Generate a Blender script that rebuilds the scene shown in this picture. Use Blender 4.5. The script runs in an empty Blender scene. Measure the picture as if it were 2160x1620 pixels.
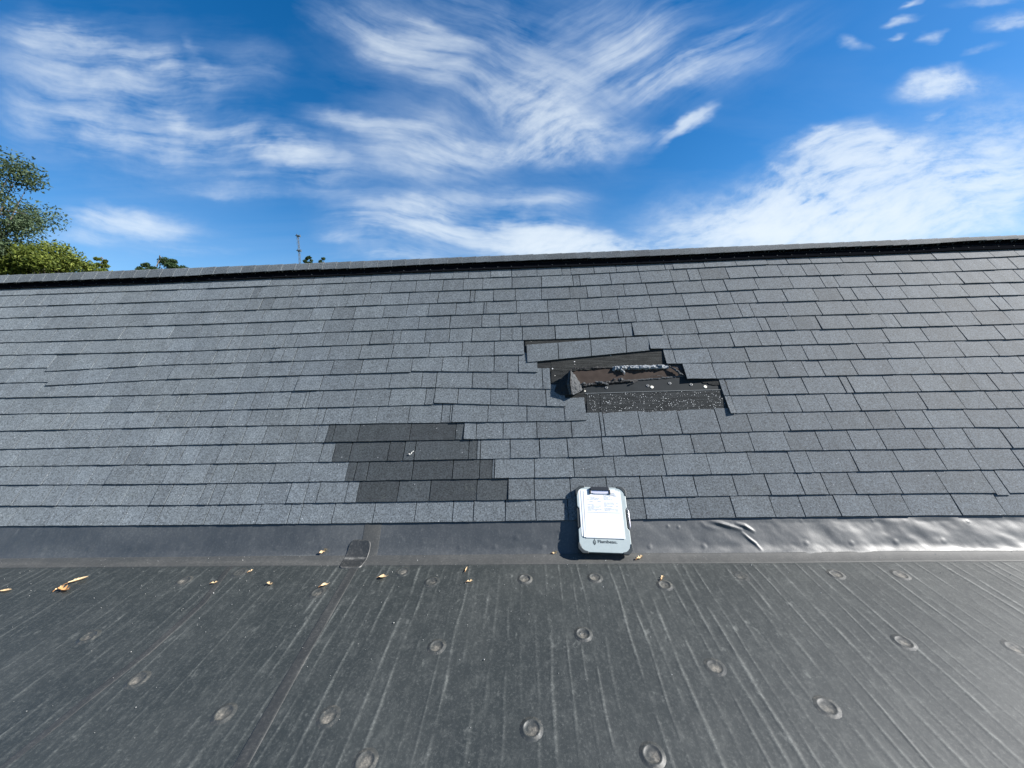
import bpy, math, random
import numpy as np
from mathutils import Matrix, Vector, noise as mnoise
R = math.radians
random.seed(7)
SC = bpy.context.scene
COL = SC.collection

# ------------------------------------------------------------------ camera
F_PX, W_PX, H_PX = 811.0, 2160, 1620           # focal length in pixels of the photograph (ultra wide phone lens)
YAW, PITCH, ROLL = R(-2.478), R(-4.0), R(-1.725)
CAM = np.array([0.0, 0.0, 6.0])
def cam_axes():
    fw = np.array([math.sin(YAW)*math.cos(PITCH), math.cos(YAW)*math.cos(PITCH), math.sin(PITCH)])
    r = np.array([math.cos(YAW), -math.sin(YAW), 0.0]); u = np.cross(r, fw)
    return math.cos(ROLL)*r+math.sin(ROLL)*u, -math.sin(ROLL)*r+math.cos(ROLL)*u, fw
CR, CU, CF = cam_axes()
cd = bpy.data.cameras.new('camera'); cam = bpy.data.objects.new('camera', cd); COL.objects.link(cam)
cam.matrix_world = Matrix(((CR[0], CU[0], -CF[0], CAM[0]), (CR[1], CU[1], -CF[1], CAM[1]), (CR[2], CU[2], -CF[2], CAM[2]), (0, 0, 0, 1)))
cd.sensor_width = 36.0; cd.lens = F_PX/W_PX*36.0; cd.clip_start = 0.05; cd.clip_end = 5000
SC.camera = cam

# ------------------------------------------------------------------ sun, sky, exposure
SUN_EL, SUN_AZ = R(35.0), R(94.0)               # azimuth clockwise from +Y: the sun stands to the right of the roof
sd = bpy.data.lights.new('sun', 'SUN'); sun = bpy.data.objects.new('sun', sd); COL.objects.link(sun)
sd.energy = 5.0; sd.angle = R(0.53); sd.color = (1.0, 0.965, 0.915)
SUN_DIR = Vector((math.cos(SUN_EL)*math.sin(SUN_AZ), math.cos(SUN_EL)*math.cos(SUN_AZ), math.sin(SUN_EL)))
sun.rotation_euler = (-SUN_DIR).to_track_quat('-Z', 'Y').to_euler()
sun.location = (20, 0, 25)
SC.view_settings.view_transform = 'Standard'; SC.view_settings.look = 'None'
SC.view_settings.gamma = 1.0; SC.view_settings.use_curve_mapping = False
SC.view_settings.exposure = 1.4
SC.cycles.max_bounces = 4; SC.cycles.diffuse_bounces = 2; SC.cycles.glossy_bounces = 2; SC.cycles.transmission_bounces = 2

def px_dir(x, y):
    return CF+(x-W_PX/2)/F_PX*CR-(y-H_PX/2)/F_PX*CU
def px_ab(x, y):
    d = px_dir(x, y); return d[0]/d[1], d[2]/d[1]

class NT:
    """small helper to write node trees"""
    def __init__(s, nt): s.nt = nt; s.nt.nodes.clear()
    def n(s, t, **kw):
        nd = s.nt.nodes.new(t)
        ins = kw.pop('ins', {})
        for k, v in kw.items(): setattr(nd, k, v)
        for k, v in ins.items(): s.put(nd.inputs[k], v)
        return nd
    def put(s, sock, v):
        if isinstance(v, bpy.types.NodeSocket): s.nt.links.new(v, sock)
        else: sock.default_value = v
    def m(s, op, a, b=0.0, c=0.0, clamp=False):
        nd = s.n('ShaderNodeMath', operation=op, use_clamp=clamp)
        for i, v in enumerate((a, b, c)): s.put(nd.inputs[i], v)
        return nd.outputs[0]
    def v(s, op, a, b=(0, 0, 0), out=0):
        nd = s.n('ShaderNodeVectorMath', operation=op)
        s.put(nd.inputs[0], a); s.put(nd.inputs[1], b)
        return nd.outputs['Value'] if out == 'V' else nd.outputs[0]
    def scale(s, a, k):
        nd = s.n('ShaderNodeVectorMath', operation='SCALE'); s.put(nd.inputs[0], a); s.put(nd.inputs['Scale'], k); return nd.outputs[0]
    def mapping(s, vec, loc=(0, 0, 0), rot=(0, 0, 0), sc=(1, 1, 1), typ='POINT'):
        nd = s.n('ShaderNodeMapping', vector_type=typ); s.put(nd.inputs[0], vec)
        nd.inputs[1].default_value = loc; nd.inputs[2].default_value = rot; nd.inputs[3].default_value = sc
        return nd.outputs[0]
    def noise(s, vec, sc, det=4, rough=.5, col=False, dist=0.0, dim='3D'):
        nd = s.n('ShaderNodeTexNoise', noise_dimensions=dim)
        if vec is not None: s.put(nd.inputs['Vector'], vec)
        nd.inputs['Scale'].default_value = sc; nd.inputs['Detail'].default_value = det
        nd.inputs['Roughness'].default_value = rough; nd.inputs['Distortion'].default_value = dist
        return nd.outputs['Color' if col else 0]
    def ramp(s, v, a, b, lo=0.0, hi=1.0, smooth=True):
        nd = s.n('ShaderNodeMapRange', interpolation_type='SMOOTHSTEP' if smooth else 'LINEAR')
        for i, q in enumerate((v, a, b, lo, hi)): s.put(nd.inputs[i], q)
        return nd.outputs[0]
    def mix(s, f, a, b, blend='MIX'):
        nd = s.n('ShaderNodeMix', data_type='RGBA', blend_type=blend)
        s.put(nd.inputs[0], f)
        for i, q in ((6, a), (7, b)): s.put(nd.inputs[i], q if isinstance(q, bpy.types.NodeSocket) else (q[0], q[1], q[2], 1.0))
        return nd.outputs[2]
    def attr(s, name):
        return s.n('ShaderNodeAttribute', attribute_name=name).outputs['Fac']
    def xyz(s, x, y, z=0.0):
        nd = s.n('ShaderNodeCombineXYZ')
        for i, q in enumerate((x, y, z)): s.put(nd.inputs[i], q)
        return nd.outputs[0]

def build_world():
    w = bpy.data.worlds.new('World'); SC.world = w; w.use_nodes = True
    w.cycles.sampling_method = 'MANUAL'; w.cycles.sample_map_resolution = 256
    T = NT(w.node_tree)
    sky = T.n('ShaderNodeTexSky', sky_type='NISHITA', sun_disc=False, sun_elevation=SUN_EL, sun_rotation=SUN_AZ,
              altitude=300.0, air_density=1.0, dust_density=0.35, ozone_density=2.2)
    hs = T.n('ShaderNodeHueSaturation'); hs.inputs['Saturation'].default_value = 1.42; hs.inputs['Value'].default_value = 1.18; hs.inputs['Hue'].default_value = 0.503
    T.put(hs.inputs['Color'], sky.outputs[0])
    blue = hs.outputs[0]
    d = T.n('ShaderNodeTexCoord').outputs['Generated']
    sp = T.n('ShaderNodeSeparateXYZ', ins={0: d}).outputs
    yy = T.m('MAXIMUM', sp[1], 0.08)
    q = T.xyz(T.m('DIVIDE', sp[0], yy), T.m('DIVIDE', sp[2], yy))
    # the wind draws the clouds out: warp the sheet a little at three sizes
    w1 = T.v('SUBTRACT', T.noise(q, 1.6, 2, col=True), (.5, .5, .5))
    w2 = T.v('SUBTRACT', T.noise(T.mapping(q, sc=(4, 8, 1)), 1.3, 4, .6, col=True), (.5, .5, .5))
    qw = T.v('ADD', q, T.v('MULTIPLY', w1, (.14, .09, 0)))
    qw = T.v('ADD', qw, T.v('MULTIPLY', w2, (.14, .065, 0)))
    groups = {
     'L': [(0,75,180,85,30,.55),(60,30,330,150,26,.55),(0,150,520,190,44,.5),(250,110,500,185,20,.6),(480,130,590,165,34,.35),(395,85,430,150,12,.3),
           (0,240,300,290,40,.5),(200,285,560,330,32,.5),(300,232,430,268,16,.6),(430,275,720,335,26,.9),(560,330,760,392,36,.8),(450,366,600,370,10,.4),
           (300,388,700,412,10,.5),(600,240,900,292,16,.5),(740,275,1120,312,30,.55),(700,335,1120,345,26,.55),(90,448,470,482,22,.85),(60,492,300,502,16,.35),
           (300,515,540,522,10,.45),(690,456,1000,470,34,1.3),(780,418,1260,436,22,.6),(880,485,1320,500,28,1.25),(655,490,780,502,9,.6),(700,525,1000,536,13,1.0),
           (1080,418,1290,410,14,.45),(-100,130,560,185,85,.42),(-100,255,720,345,75,.42),(560,310,1150,330,60,.35),(700,430,1300,500,70,.4),(60,470,520,500,40,.3)],
     'A': [(590,-10,1060,215,30,.6),(700,-20,1130,170,16,.4),(780,20,1200,250,150,.42),(1060,190,1330,310,60,.22),(950,0,1200,140,30,.3)],
     'B': [(1170,225,1490,-10,34,.5),(1180,110,1420,-10,50,.36),(1240,240,1690,5,15,1.0),(1280,250,1560,110,10,.5),(1340,205,1760,70,20,.42),(1380,308,1535,212,11,1.3),(1290,310,1420,290,16,.6),(1200,260,1720,40,60,.34),(1130,180,1460,10,90,.30)],
     'C': [(1040,205,1210,245,54,.62),(1070,275,1370,302,30,.75),(880,320,1360,330,20,.65),
           (1850,212,2105,165,18,1.1),(1890,180,2050,145,12,.95),(1630,318,1900,268,18,1.05),(1700,345,1960,322,34,.95),(1590,392,2000,352,44,.9),
           (1330,455,1920,428,42,.85),(1300,505,2200,470,36,1.2),(1990,335,2240,315,80,.5),(1880,392,2240,366,22,.8),(980,512,1420,524,24,1.25),(1380,480,2240,436,40,.75),(1000,535,1500,520,24,.75),(1330,480,2240,440,70,.45),(1960,360,2240,330,100,.4),
           (1770,92,1815,120,9,.55),(1885,28,1950,0,5,.8),(1845,66,1940,42,6,.65),(2050,56,2200,30,11,.85),(1925,94,2000,66,6,.65),(2030,114,2130,90,6,.5),(1980,20,2200,-15,6,.5),(1860,95,1910,80,4,.5),(1690,360,1640,345,6,.6),(1950,255,2000,235,6,.6),(1720,290,1790,268,7,.8)]}
    ndir = {'L': -9, 'A': -24, 'B': 30, 'C': 12}
    total = None
    for g, strokes in groups.items():
        acc = None
        for (x0, y0, x1, y1, hw, amp) in strokes:
            a0, b0 = px_ab(x0, y0); a1, b1 = px_ab(x1, y1)
            L = math.hypot(a1-a0, b1-b0); k = hw/F_PX
            mp = T.mapping(qw, loc=((a0+a1)/2, (b0+b1)/2, 0), rot=(0, 0, math.atan2(b1-b0, a1-a0)), sc=(L*.5+k*1.5, k*2.0, 1), typ='TEXTURE')
            v = T.ramp(T.v('LENGTH', mp, out='V'), 1.0, 0.05, 0.0, amp)
            acc = v if acc is None else T.m('ADD', acc, v)
        rz = R(-ndir[g])
        rq = T.mapping(T.v('ADD', T.v('ADD', q, T.v('MULTIPLY', w1, (.25, .25, 0))), T.v('MULTIPLY', w2, (.04, .03, 0))), rot=(0, 0, rz))
        if g == 'C':
            f1 = T.noise(T.mapping(rq, sc=(15, 36, 1)), 1.0, 5, .62)
            f2 = T.noise(T.mapping(rq, sc=(3.5, 8, 1)), 1.0, 4, .55)
            fib = T.m('ADD', T.m('MULTIPLY', f1, 1.0), T.m('MULTIPLY', f2, 1.0))
            fib = T.ramp(fib, .72, 1.28, .22, 1.75, smooth=False)
        else:
            f1 = T.noise(T.mapping(rq, sc=(2.6, 24, 1)), 1.0, 7, .60)
            f2 = T.noise(T.mapping(rq, sc=(3.0, 6, 1)), 1.0, 5, .60)
            fib = T.m('ADD', T.m('MULTIPLY', f1, .8), T.m('MULTIPLY', f2, 1.2))
            fib = T.ramp(fib, .74, 1.32, .0, 1.75, smooth=False)
        part = T.m('MULTIPLY', acc, fib)
        total = part if total is None else T.m('ADD', total, part)
    # thin veil everywhere, denser towards the horizon, and the same kind of cloud on for the rest of the sky
    zz = T.m('MAXIMUM', sp[2], 0.06)
    pl = T.xyz(T.m('DIVIDE', sp[0], zz), T.m('DIVIDE', sp[1], zz))
    gen = T.noise(T.mapping(pl, rot=(0, 0, R(25)), sc=(.35, 1.1, 1)), 1.0, 6, .6, dist=.6)
    rest = T.ramp(gen, .46, .78, 0.0, .8)
    front = T.ramp(sp[1], .12, .38)
    veil = T.m('ADD', T.m('MULTIPLY', T.ramp(gen, .36, .72), .16), T.ramp(sp[2], .42, .05, 0.0, .34))
    tot = T.m('ADD', T.m('ADD', T.m('MULTIPLY', total, front), T.m('MULTIPLY', rest, T.m('SUBTRACT', 1.0, front))), veil)
    dens = T.m('SUBTRACT', 1.0, T.m('EXPONENT', T.m('MULTIPLY', T.m('MAXIMUM', T.m('SUBTRACT', tot, .06), 0.0), -.86)), clamp=True)
    dens = T.m('MULTIPLY', dens, T.ramp(sp[2], -.02, .05))
    cloud = T.mix(T.ramp(dens, .1, .8), (3.3, 4.5, 6.5), (6.6, 7.3, 7.9))
    col = T.mix(T.m('MULTIPLY', dens, .93), blue, cloud)
    bg = T.n('ShaderNodeBackground'); T.put(bg.inputs[0], col); bg.inputs[1].default_value = 0.05
    out = T.n('ShaderNodeOutputWorld'); T.nt.links.new(bg.outputs[0], out.inputs[0])
build_world()

# ------------------------------------------------------------------ helpers
def tag(o, label=None, cat=None, group=None, kind=None):
    for k, v in (('label', label), ('category', cat), ('group', group), ('kind', kind)):
        if v: o[k] = v
    return o
def empty(name, mat=None):
    o = bpy.data.objects.new(name, None); COL.objects.link(o); o.empty_display_size = .1
    if mat is not None: o.matrix_world = mat
    return o
class MB:
    """collects vertices and faces (and per-vertex floats) and links them as ONE mesh object"""
    def __init__(s): s.v = []; s.f = []; s.a = {}; s.mi = []
    def add(s, vs, fs, mi=0, **at):
        o = len(s.v); s.v += [tuple(map(float, p)) for p in vs]; s.f += [tuple(i+o for i in f) for f in fs]; s.mi += [mi]*len(fs)
        for k, val in at.items():
            L = s.a.setdefault(k, []); L += [0.0]*(o-len(L))
            L += list(val) if hasattr(val, '__len__') else [float(val)]*len(vs)
        for k in s.a: s.a[k] += [0.0]*(len(s.v)-len(s.a[k]))
    def box(s, c, h, M=None, mi=0, **at):
        vs = [Vector((c[0]+sx*h[0], c[1]+sy*h[1], c[2]+sz*h[2])) for sx in (-1, 1) for sy in (-1, 1) for sz in (-1, 1)]
        if M is not None: vs = [M@p for p in vs]
        s.add(vs, [(0,1,3,2),(4,6,7,5),(0,4,5,1),(2,3,7,6),(0,2,6,4),(1,5,7,3)], mi, **at)
    def prism(s, pts, z0, z1, mi=0, **at):
        """closed outline pts (x, y) counter-clockwise, extruded from z0 to z1"""
        n = len(pts)
        vs = [(p[0], p[1], z1) for p in pts]+[(p[0], p[1], z0) for p in pts]
        s.add(vs, [tuple(range(n)), tuple(range(2*n-1, n-1, -1))]+[((i+1) % n, i, n+i, n+(i+1) % n) for i in range(n)], mi, **at)
    def tube(s, pts, rad, seg=6, mi=0, **at):
        pts = [Vector(p) for p in pts]; vs = []; fs = []
        for i, p in enumerate(pts):
            t = (pts[min(i+1, len(pts)-1)]-pts[max(i-1, 0)]).normalized()
            a = t.cross(Vector((0, 0, 1)) if abs(t.z) < .9 else Vector((1, 0, 0))).normalized(); b = t.cross(a)
            r = rad[i] if hasattr(rad, '__len__') else rad
            vs += [p+(a*math.cos(6.2832*k/seg)+b*math.sin(6.2832*k/seg))*r for k in range(seg)]
        for i in range(len(pts)-1):
            for k in range(seg): fs.append((i*seg+k, i*seg+(k+1) % seg, (i+1)*seg+(k+1) % seg, (i+1)*seg+k))
        fs += [tuple(range(seg-1, -1, -1)), tuple(range((len(pts)-1)*seg, len(pts)*seg))]
        s.add(vs, fs, mi, **at)
    def build(s, name, mat, parent=None, smooth=False, bevel=0.0):
        me = bpy.data.meshes.new(name); me.from_pydata(s.v, [], s.f); me.update()
        for k, L in s.a.items():
            at = me.attributes.new(k, 'FLOAT', 'POINT'); at.data.foreach_set('value', L)
        for m in (mat if isinstance(mat, (list, tuple)) else [mat]): me.materials.append(m)
        if any(s.mi): me.polygons.foreach_set('material_index', s.mi)
        if smooth: me.polygons.foreach_set('use_smooth', [True]*len(me.polygons))
        o = bpy.data.objects.new(name, me); COL.objects.link(o)
        if parent is not None: o.parent = parent
        if bevel:
            bv = o.modifiers.new('bevel', 'BEVEL'); bv.width = bevel; bv.segments = 2; bv.limit_method = 'ANGLE'
        return o
def grid_mesh(xs, ys, fn, **attrs):
    """regular sheet: fn(X, Y) -> (P[...,3], dict of attributes)"""
    X, Y = np.meshgrid(xs, ys); P, at = fn(X, Y)
    nx, ny = len(xs), len(ys)
    idx = np.arange(nx*ny).reshape(ny, nx)
    q = np.stack([idx[:-1, :-1], idx[:-1, 1:], idx[1:, 1:], idx[1:, :-1]], -1).reshape(-1, 4)
    return P.reshape(-1, 3), q, {k: v.reshape(-1) for k, v in at.items()}
def np_mesh(name, V, Q, mat, parent=None, at=None, smooth=True):
    me = bpy.data.meshes.new(name); k = Q.shape[1]
    me.vertices.add(len(V)); me.vertices.foreach_set('co', np.ascontiguousarray(V, dtype=np.float32).reshape(-1))
    me.loops.add(Q.size); me.loops.foreach_set('vertex_index', Q.reshape(-1).astype(np.int32))
    me.polygons.add(len(Q)); me.polygons.foreach_set('loop_start', np.arange(0, Q.size, k, dtype=np.int32))
    me.update(calc_edges=True); me.validate()
    for kk, val in (at or {}).items():
        a = me.attributes.new(kk, 'FLOAT', 'POINT'); a.data.foreach_set('value', np.ascontiguousarray(val, dtype=np.float32))
    if smooth: me.polygons.foreach_set('use_smooth', [True]*len(me.polygons))
    me.materials.append(mat)
    o = bpy.data.objects.new(name, me); COL.objects.link(o)
    if parent is not None: o.parent = parent
    return o
def smooth_noise(n, sc, seed):
    """1-D smooth noise callable over numpy arrays"""
    rs = np.random.RandomState(seed); t = rs.uniform(-1, 1, 4096)
    def f(x):
        x = np.asarray(x)/sc+1000.37; i = np.floor(x).astype(int); w = x-i; w = w*w*(3-2*w)
        return t[i % 4096]*(1-w)+t[(i+1) % 4096]*w
    return f
def noise2(seed):
    rs = np.random.RandomState(seed); t = rs.uniform(-1, 1, (256, 256))
    def f(x, y):
        x = np.asarray(x)+500.2; y = np.asarray(y)+500.7
        i = np.floor(x).astype(int); j = np.floor(y).astype(int); u = x-i; v = y-j
        u = u*u*(3-2*u); v = v*v*(3-2*v); g = lambda a, b: t[a % 256, b % 256]
        return (g(i, j)*(1-u)+g(i+1, j)*u)*(1-v)+(g(i, j+1)*(1-u)+g(i+1, j+1)*u)*v
    return f

# ------------------------------------------------------------------ materials
def mat_new(name):
    m = bpy.data.materials.new(name); m.use_nodes = True; T = NT(m.node_tree)
    b = T.n('ShaderNodeBsdfPrincipled'); o = T.n('ShaderNodeOutputMaterial'); T.nt.links.new(b.outputs[0], o.inputs[0])
    return m, T, b
def bump(T, b, h, strength, dist):
    nd = T.n('ShaderNodeBump'); nd.inputs['Strength'].default_value = strength; nd.inputs['Distance'].default_value = dist
    T.put(nd.inputs['Height'], h); T.nt.links.new(nd.outputs[0], b.inputs['Normal'])
def plain(name, col, rough=.6, metal=0.0, var=.12, sc=30.0, spec=.5):
    m, T, b = mat_new(name)
    oc = T.n('ShaderNodeTexCoord').outputs['Object']
    n = T.noise(oc, sc, 4)
    T.put(b.inputs['Base Color'], T.mix(n, tuple(c*(1-var) for c in col), tuple(c*(1+var) for c in col)))
    b.inputs['Roughness'].default_value = rough; b.inputs['Metallic'].default_value = metal; b.inputs['Specular IOR Level'].default_value = spec
    return m
def shingle_mat(name='asphalt_shingle', base=(.092, .1035, .112)):
    m, T, b = mat_new(name)
    oc = T.n('ShaderNodeTexCoord').outputs['Object']
    tone = T.attr('tone')
    g1 = T.noise(oc, 115.0, 3, .85); g2 = T.noise(oc, 420.0, 1, .5)
    big = T.noise(oc, 3.1, 4, .6); mid = T.noise(T.mapping(oc, sc=(1, .45, 1)), 14.0, 3, .6)
    gran = T.m('ADD', T.m('MULTIPLY', g1, .75), T.m('MULTIPLY', g2, .45))
    gran = T.ramp(gran, .40, .80, .0, 2.2, smooth=False)
    shade = T.m('MULTIPLY', gran, T.m('ADD', .60, T.m('ADD', T.m('MULTIPLY', big, .30), T.m('MULTIPLY', mid, .50))))
    shade = T.m('MULTIPLY', shade, tone)
    hue = T.noise(oc, 1.7, 3)
    c = T.mix(hue, (base[0]*1.0, base[1]*1.0, base[2]*.97), (base[0]*.93, base[1]*.98, base[2]*1.05))
    c = T.mix(1.0, c, T.xyz(shade, shade, shade), 'MULTIPLY')
    c = T.mix(T.ramp(tone, .7, .5), c, T.mix(1.0, c, (.96, .98, .97), 'MULTIPLY'))
    vo = T.n('ShaderNodeTexVoronoi', feature='F1'); T.put(vo.inputs['Vector'], oc); vo.inputs['Scale'].default_value = 90.0
    sv = T.n('ShaderNodeSeparateColor', ins={0: vo.outputs['Color']}).outputs
    chip = T.m('MULTIPLY', T.m('GREATER_THAN', sv[0], .988), T.m('LESS_THAN', vo.outputs['Distance'], .24))
    c = T.mix(T.m('MULTIPLY', chip, .7), c, (.45, .46, .47))
    lich = T.m('MULTIPLY', T.ramp(T.noise(oc, 9.0, 5, .7), .56, .72), T.ramp(g1, .5, .66))
    c = T.mix(T.m('MULTIPLY', lich, .35), c, (.13, .14, .085))
    T.put(b.inputs['Base Color'], c)
    b.inputs['Roughness'].default_value = .82; b.inputs['Specular IOR Level'].default_value = .35
    b.inputs['Diffuse Roughness'].default_value = .4
    bump(T, b, g1, .55, .0012)
    return m
def membrane_mat(name, base=(.040, .043, .044), dusty=(.17, .17, .155), rough=(.42, .62), streak=1.0):
    m, T, b = mat_new(name)
    oc = T.n('ShaderNodeTexCoord').outputs['Object']
    dust = T.attr('dust')
    big = T.noise(oc, 2.3, 5, .62)
    fine = T.noise(T.mapping(oc, sc=(30, 16, 8)), 1.0, 6, .75)
    grit = T.noise(oc, 95.0, 4, .8)
    spots = T.ramp(T.noise(T.mapping(oc, sc=(24, 15, 10)), 1.0, 4, .66), .62, .74)
    film = T.m('MULTIPLY', T.ramp(fine, .45, .75), .17*streak)
    d = T.m('ADD', T.m('MULTIPLY', dust, T.ramp(grit, .30, .68, .35, 1.15)), film)
    d = T.m('ADD', d, T.m('MULTIPLY', spots, .34*streak))
    d = T.m('ADD', d, T.m('ADD', T.m('MULTIPLY', T.ramp(big, .4, .75), .08), T.m('MULTIPLY', T.ramp(grit, .48, .76), .27)), clamp=True)
    c0 = T.mix(big, (base[0]*.8, base[1]*.86, base[2]*.86), (base[0]*1.25, base[1]*1.2, base[2]*1.16))
    c = T.mix(d, c0, dusty)
    T.put(b.inputs['Base Color'], c)
    T.put(b.inputs['Roughness'], T.ramp(T.m('ADD', d, T.m('MULTIPLY', grit, .3)), 0.0, .9, rough[0], rough[1], smooth=False))
    b.inputs['Specular IOR Level'].default_value = .6
    bump(T, b, T.m('ADD', T.m('MULTIPLY', grit, .5), T.m('MULTIPLY', fine, 1.1)), .35, .0015)
    return m
def granule_mat(name, dark, bright, dens, sc=120.0):
    m, T, b = mat_new(name)
    oc = T.n('ShaderNodeTexCoord').outputs['Object']
    vo = T.n('ShaderNodeTexVoronoi', feature='F1'); T.put(vo.inputs['Vector'], oc); vo.inputs['Scale'].default_value = sc
    sv = T.n('ShaderNodeSeparateColor', ins={0: vo.outputs['Color']}).outputs
    g = T.noise(oc, 300.0, 3, .75)
    patch = T.noise(oc, 22.0, 3)
    thr = T.m('SUBTRACT', 1.0, T.m('MULTIPLY', T.ramp(patch, .35, .65, .35, 1.6), dens))
    chip = T.m('MULTIPLY', T.m('GREATER_THAN', sv[0], thr), T.m('LESS_THAN', vo.outputs['Distance'], T.m('ADD', .14, T.m('MULTIPLY', sv[1], .22))))
    gr = T.ramp(g, .3, .72, .3, 1.9, smooth=False)
    st = T.ramp(T.noise(T.mapping(oc, rot=(0, 0, R(4)), sc=(7, 90, 1)), 1.0, 4, .6), .35, .7, .7, 1.35)
    k = T.m('MULTIPLY', gr, st)
    c = T.mix(1.0, dark, T.xyz(k, k, k), 'MULTIPLY')
    T.put(b.inputs['Base Color'], T.mix(chip, c, bright)); b.inputs['Roughness'].default_value = .9
    b.inputs['Specular IOR Level'].default_value = .08
    bump(T, b, T.m('ADD', g, chip), .7, .002)
    return m
def leaf_mat(name, c1, c2, trans=.35, sc=3.0):
    m, T, b = mat_new(name)
    v = T.attr('tone')
    T.put(b.inputs['Base Color'], T.mix(v, c1, c2)); b.inputs['Roughness'].default_value = .6; b.inputs['Specular IOR Level'].default_value = .15
    tr = T.n('ShaderNodeBsdfTranslucent'); T.put(tr.inputs[0], T.mix(v, tuple(x*1.3 for x in c1), tuple(x*1.3 for x in c2)))
    mx = T.n('ShaderNodeMixShader'); mx.inputs[0].default_value = trans
    out = [n for n in T.nt.nodes if n.type == 'OUTPUT_MATERIAL'][0]
    T.nt.links.new(b.outputs[0], mx.inputs[1]); T.nt.links.new(tr.outputs[0], mx.inputs[2]); T.nt.links.new(mx.outputs[0], out.inputs[0])
    return m
M_SH = shingle_mat()
M_EDGE = plain('asphalt_felt', (.022, .023, .026), .85, var=.3, sc=60)
M_MEM = membrane_mat('rubber_membrane', base=(.0175, .0210, .0206), dusty=(.140, .148, .138), rough=(.50, .64))
M_STRIP = membrane_mat('rubber_flashing', base=(.033, .037, .041), dusty=(.14, .145, .142), rough=(.50, .63), streak=.8)
M_BAND = membrane_mat('rubber_lap', base=(.030, .0315, .031), dusty=(.11, .108, .10), rough=(.66, .8), streak=.9)
M_TAPE = membrane_mat('rubber_seam', base=(.019, .0205, .0205), dusty=(.11, .108, .10), rough=(.5, .65), streak=.6)
M_PLATE = membrane_mat('rubber_over_plate', base=(.022, .0255, .0255), dusty=(.22, .20, .165), rough=(.45, .7), streak=.5)
M_VENT = plain('black_vent_plastic', (.0065, .007, .009), .9, var=.2, spec=.05)
M_NUB = plain('dull_metal', (.07, .075, .08), .9, spec=.05)
M_DECK = plain('brown_felt', (.042, .032, .027), .9, var=.4, sc=25, spec=.1)
M_GRAN = granule_mat('loose_granules', (.026, .028, .029), (.46, .48, .49), .26, 150.0)
M_WORN = granule_mat('worn_asphalt', (.027, .028, .027), (.5, .5, .5), .012, 70.0)
M_DIRT = granule_mat('dirty_asphalt', (.022, .023, .023), (.5, .48, .45), .03, 80.0)
M_UNDER = plain('grey_underlayment', (.017, .020, .022), .75, var=.3, sc=18, spec=.15)
M_GROUND = plain('grass_ground', (.06, .085, .03), .9, var=.4, sc=.6)
M_WALL = plain('brick_red_wall', (.28, .2, .16), .85, var=.2, sc=3)

# ------------------------------------------------------------------ setting
mb = MB(); mb.add([(-900, -900, 0), (900, -900, 0), (900, 900, 0), (-900, 900, 0)], [(0, 1, 2, 3)])
tag(mb.build('ground', M_GROUND), kind='structure')

# roof frame: local x along the eave, local y up the slope, local z out of the roof
K = 1.0465
TH = R(56.685)
P0 = CAM+np.array([-0.11080767, 2.03982363, -0.8926629])*K
ROOF_M = Matrix.Translation(Vector(P0))@Matrix.Rotation(TH, 4, 'X')
E_S = np.array([1.0, 0, 0]); E_U = np.array([0, math.cos(TH), math.sin(TH)]); E_N = np.array([0, -math.sin(TH), math.cos(TH)])
def roof_px(x, y, n=0.0):
    """pixel of the photograph -> (s, u) on the plane n metres above the roof"""
    d = px_dir(x, y); t = ((P0-CAM)@E_N+n)/(d@E_N); q = CAM+d*t-P0
    return q@E_S, q@E_U
def roof_w(s, u, n=0.0): return P0+s*E_S+u*E_U+n*E_N

roof = empty('shingled_roof', ROOF_M)
tag(roof, 'steep grey asphalt shingle roof with a torn patch and dark replaced shingles', 'roof')

# ---- shingle courses, read off the photograph: butt lines at seven stations, joints along each butt line
BX = [0, 400, 800, 1200, 1600, 2000, 2160]
BY = [[1109.8,1107.4,1103.2,1097.4,1091.2,1087,1086.4],[1067.2,1065.4,1058.9,1052.6,1044.7,1040.2,1040],[1023.3,1020.5,1014,1006.7,998.6,991.3,990],
[983.9,978.9,973,964.6,951.7,946,945],[947.8,938.7,931,923,910,901.9,901.5],[909.4,900.7,893.5,888.5,870.5,862.8,861.5],[873.7,866.9,857,845,832.8,824.8,823],
[840,831.7,820,808.5,796.7,787.8,785.6],[808.5,799.3,787.5,775,762,753.5,749.8],[778.4,768.8,756.5,743.5,730,719.3,715.6],[749.7,740.8,726,715,698.5,688.3,683],
[723.5,712.4,697.4,685.4,668.5,658,653],[697,685.6,670.6,657,638.5,627.8,622.7],[671.7,659.6,644.3,630.4,611,600,595],[648.5,635,618.9,604.8,585.2,574,567],
[624.4,610.6,594.3,580.4,559.3,547.8,540.6]]
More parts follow.
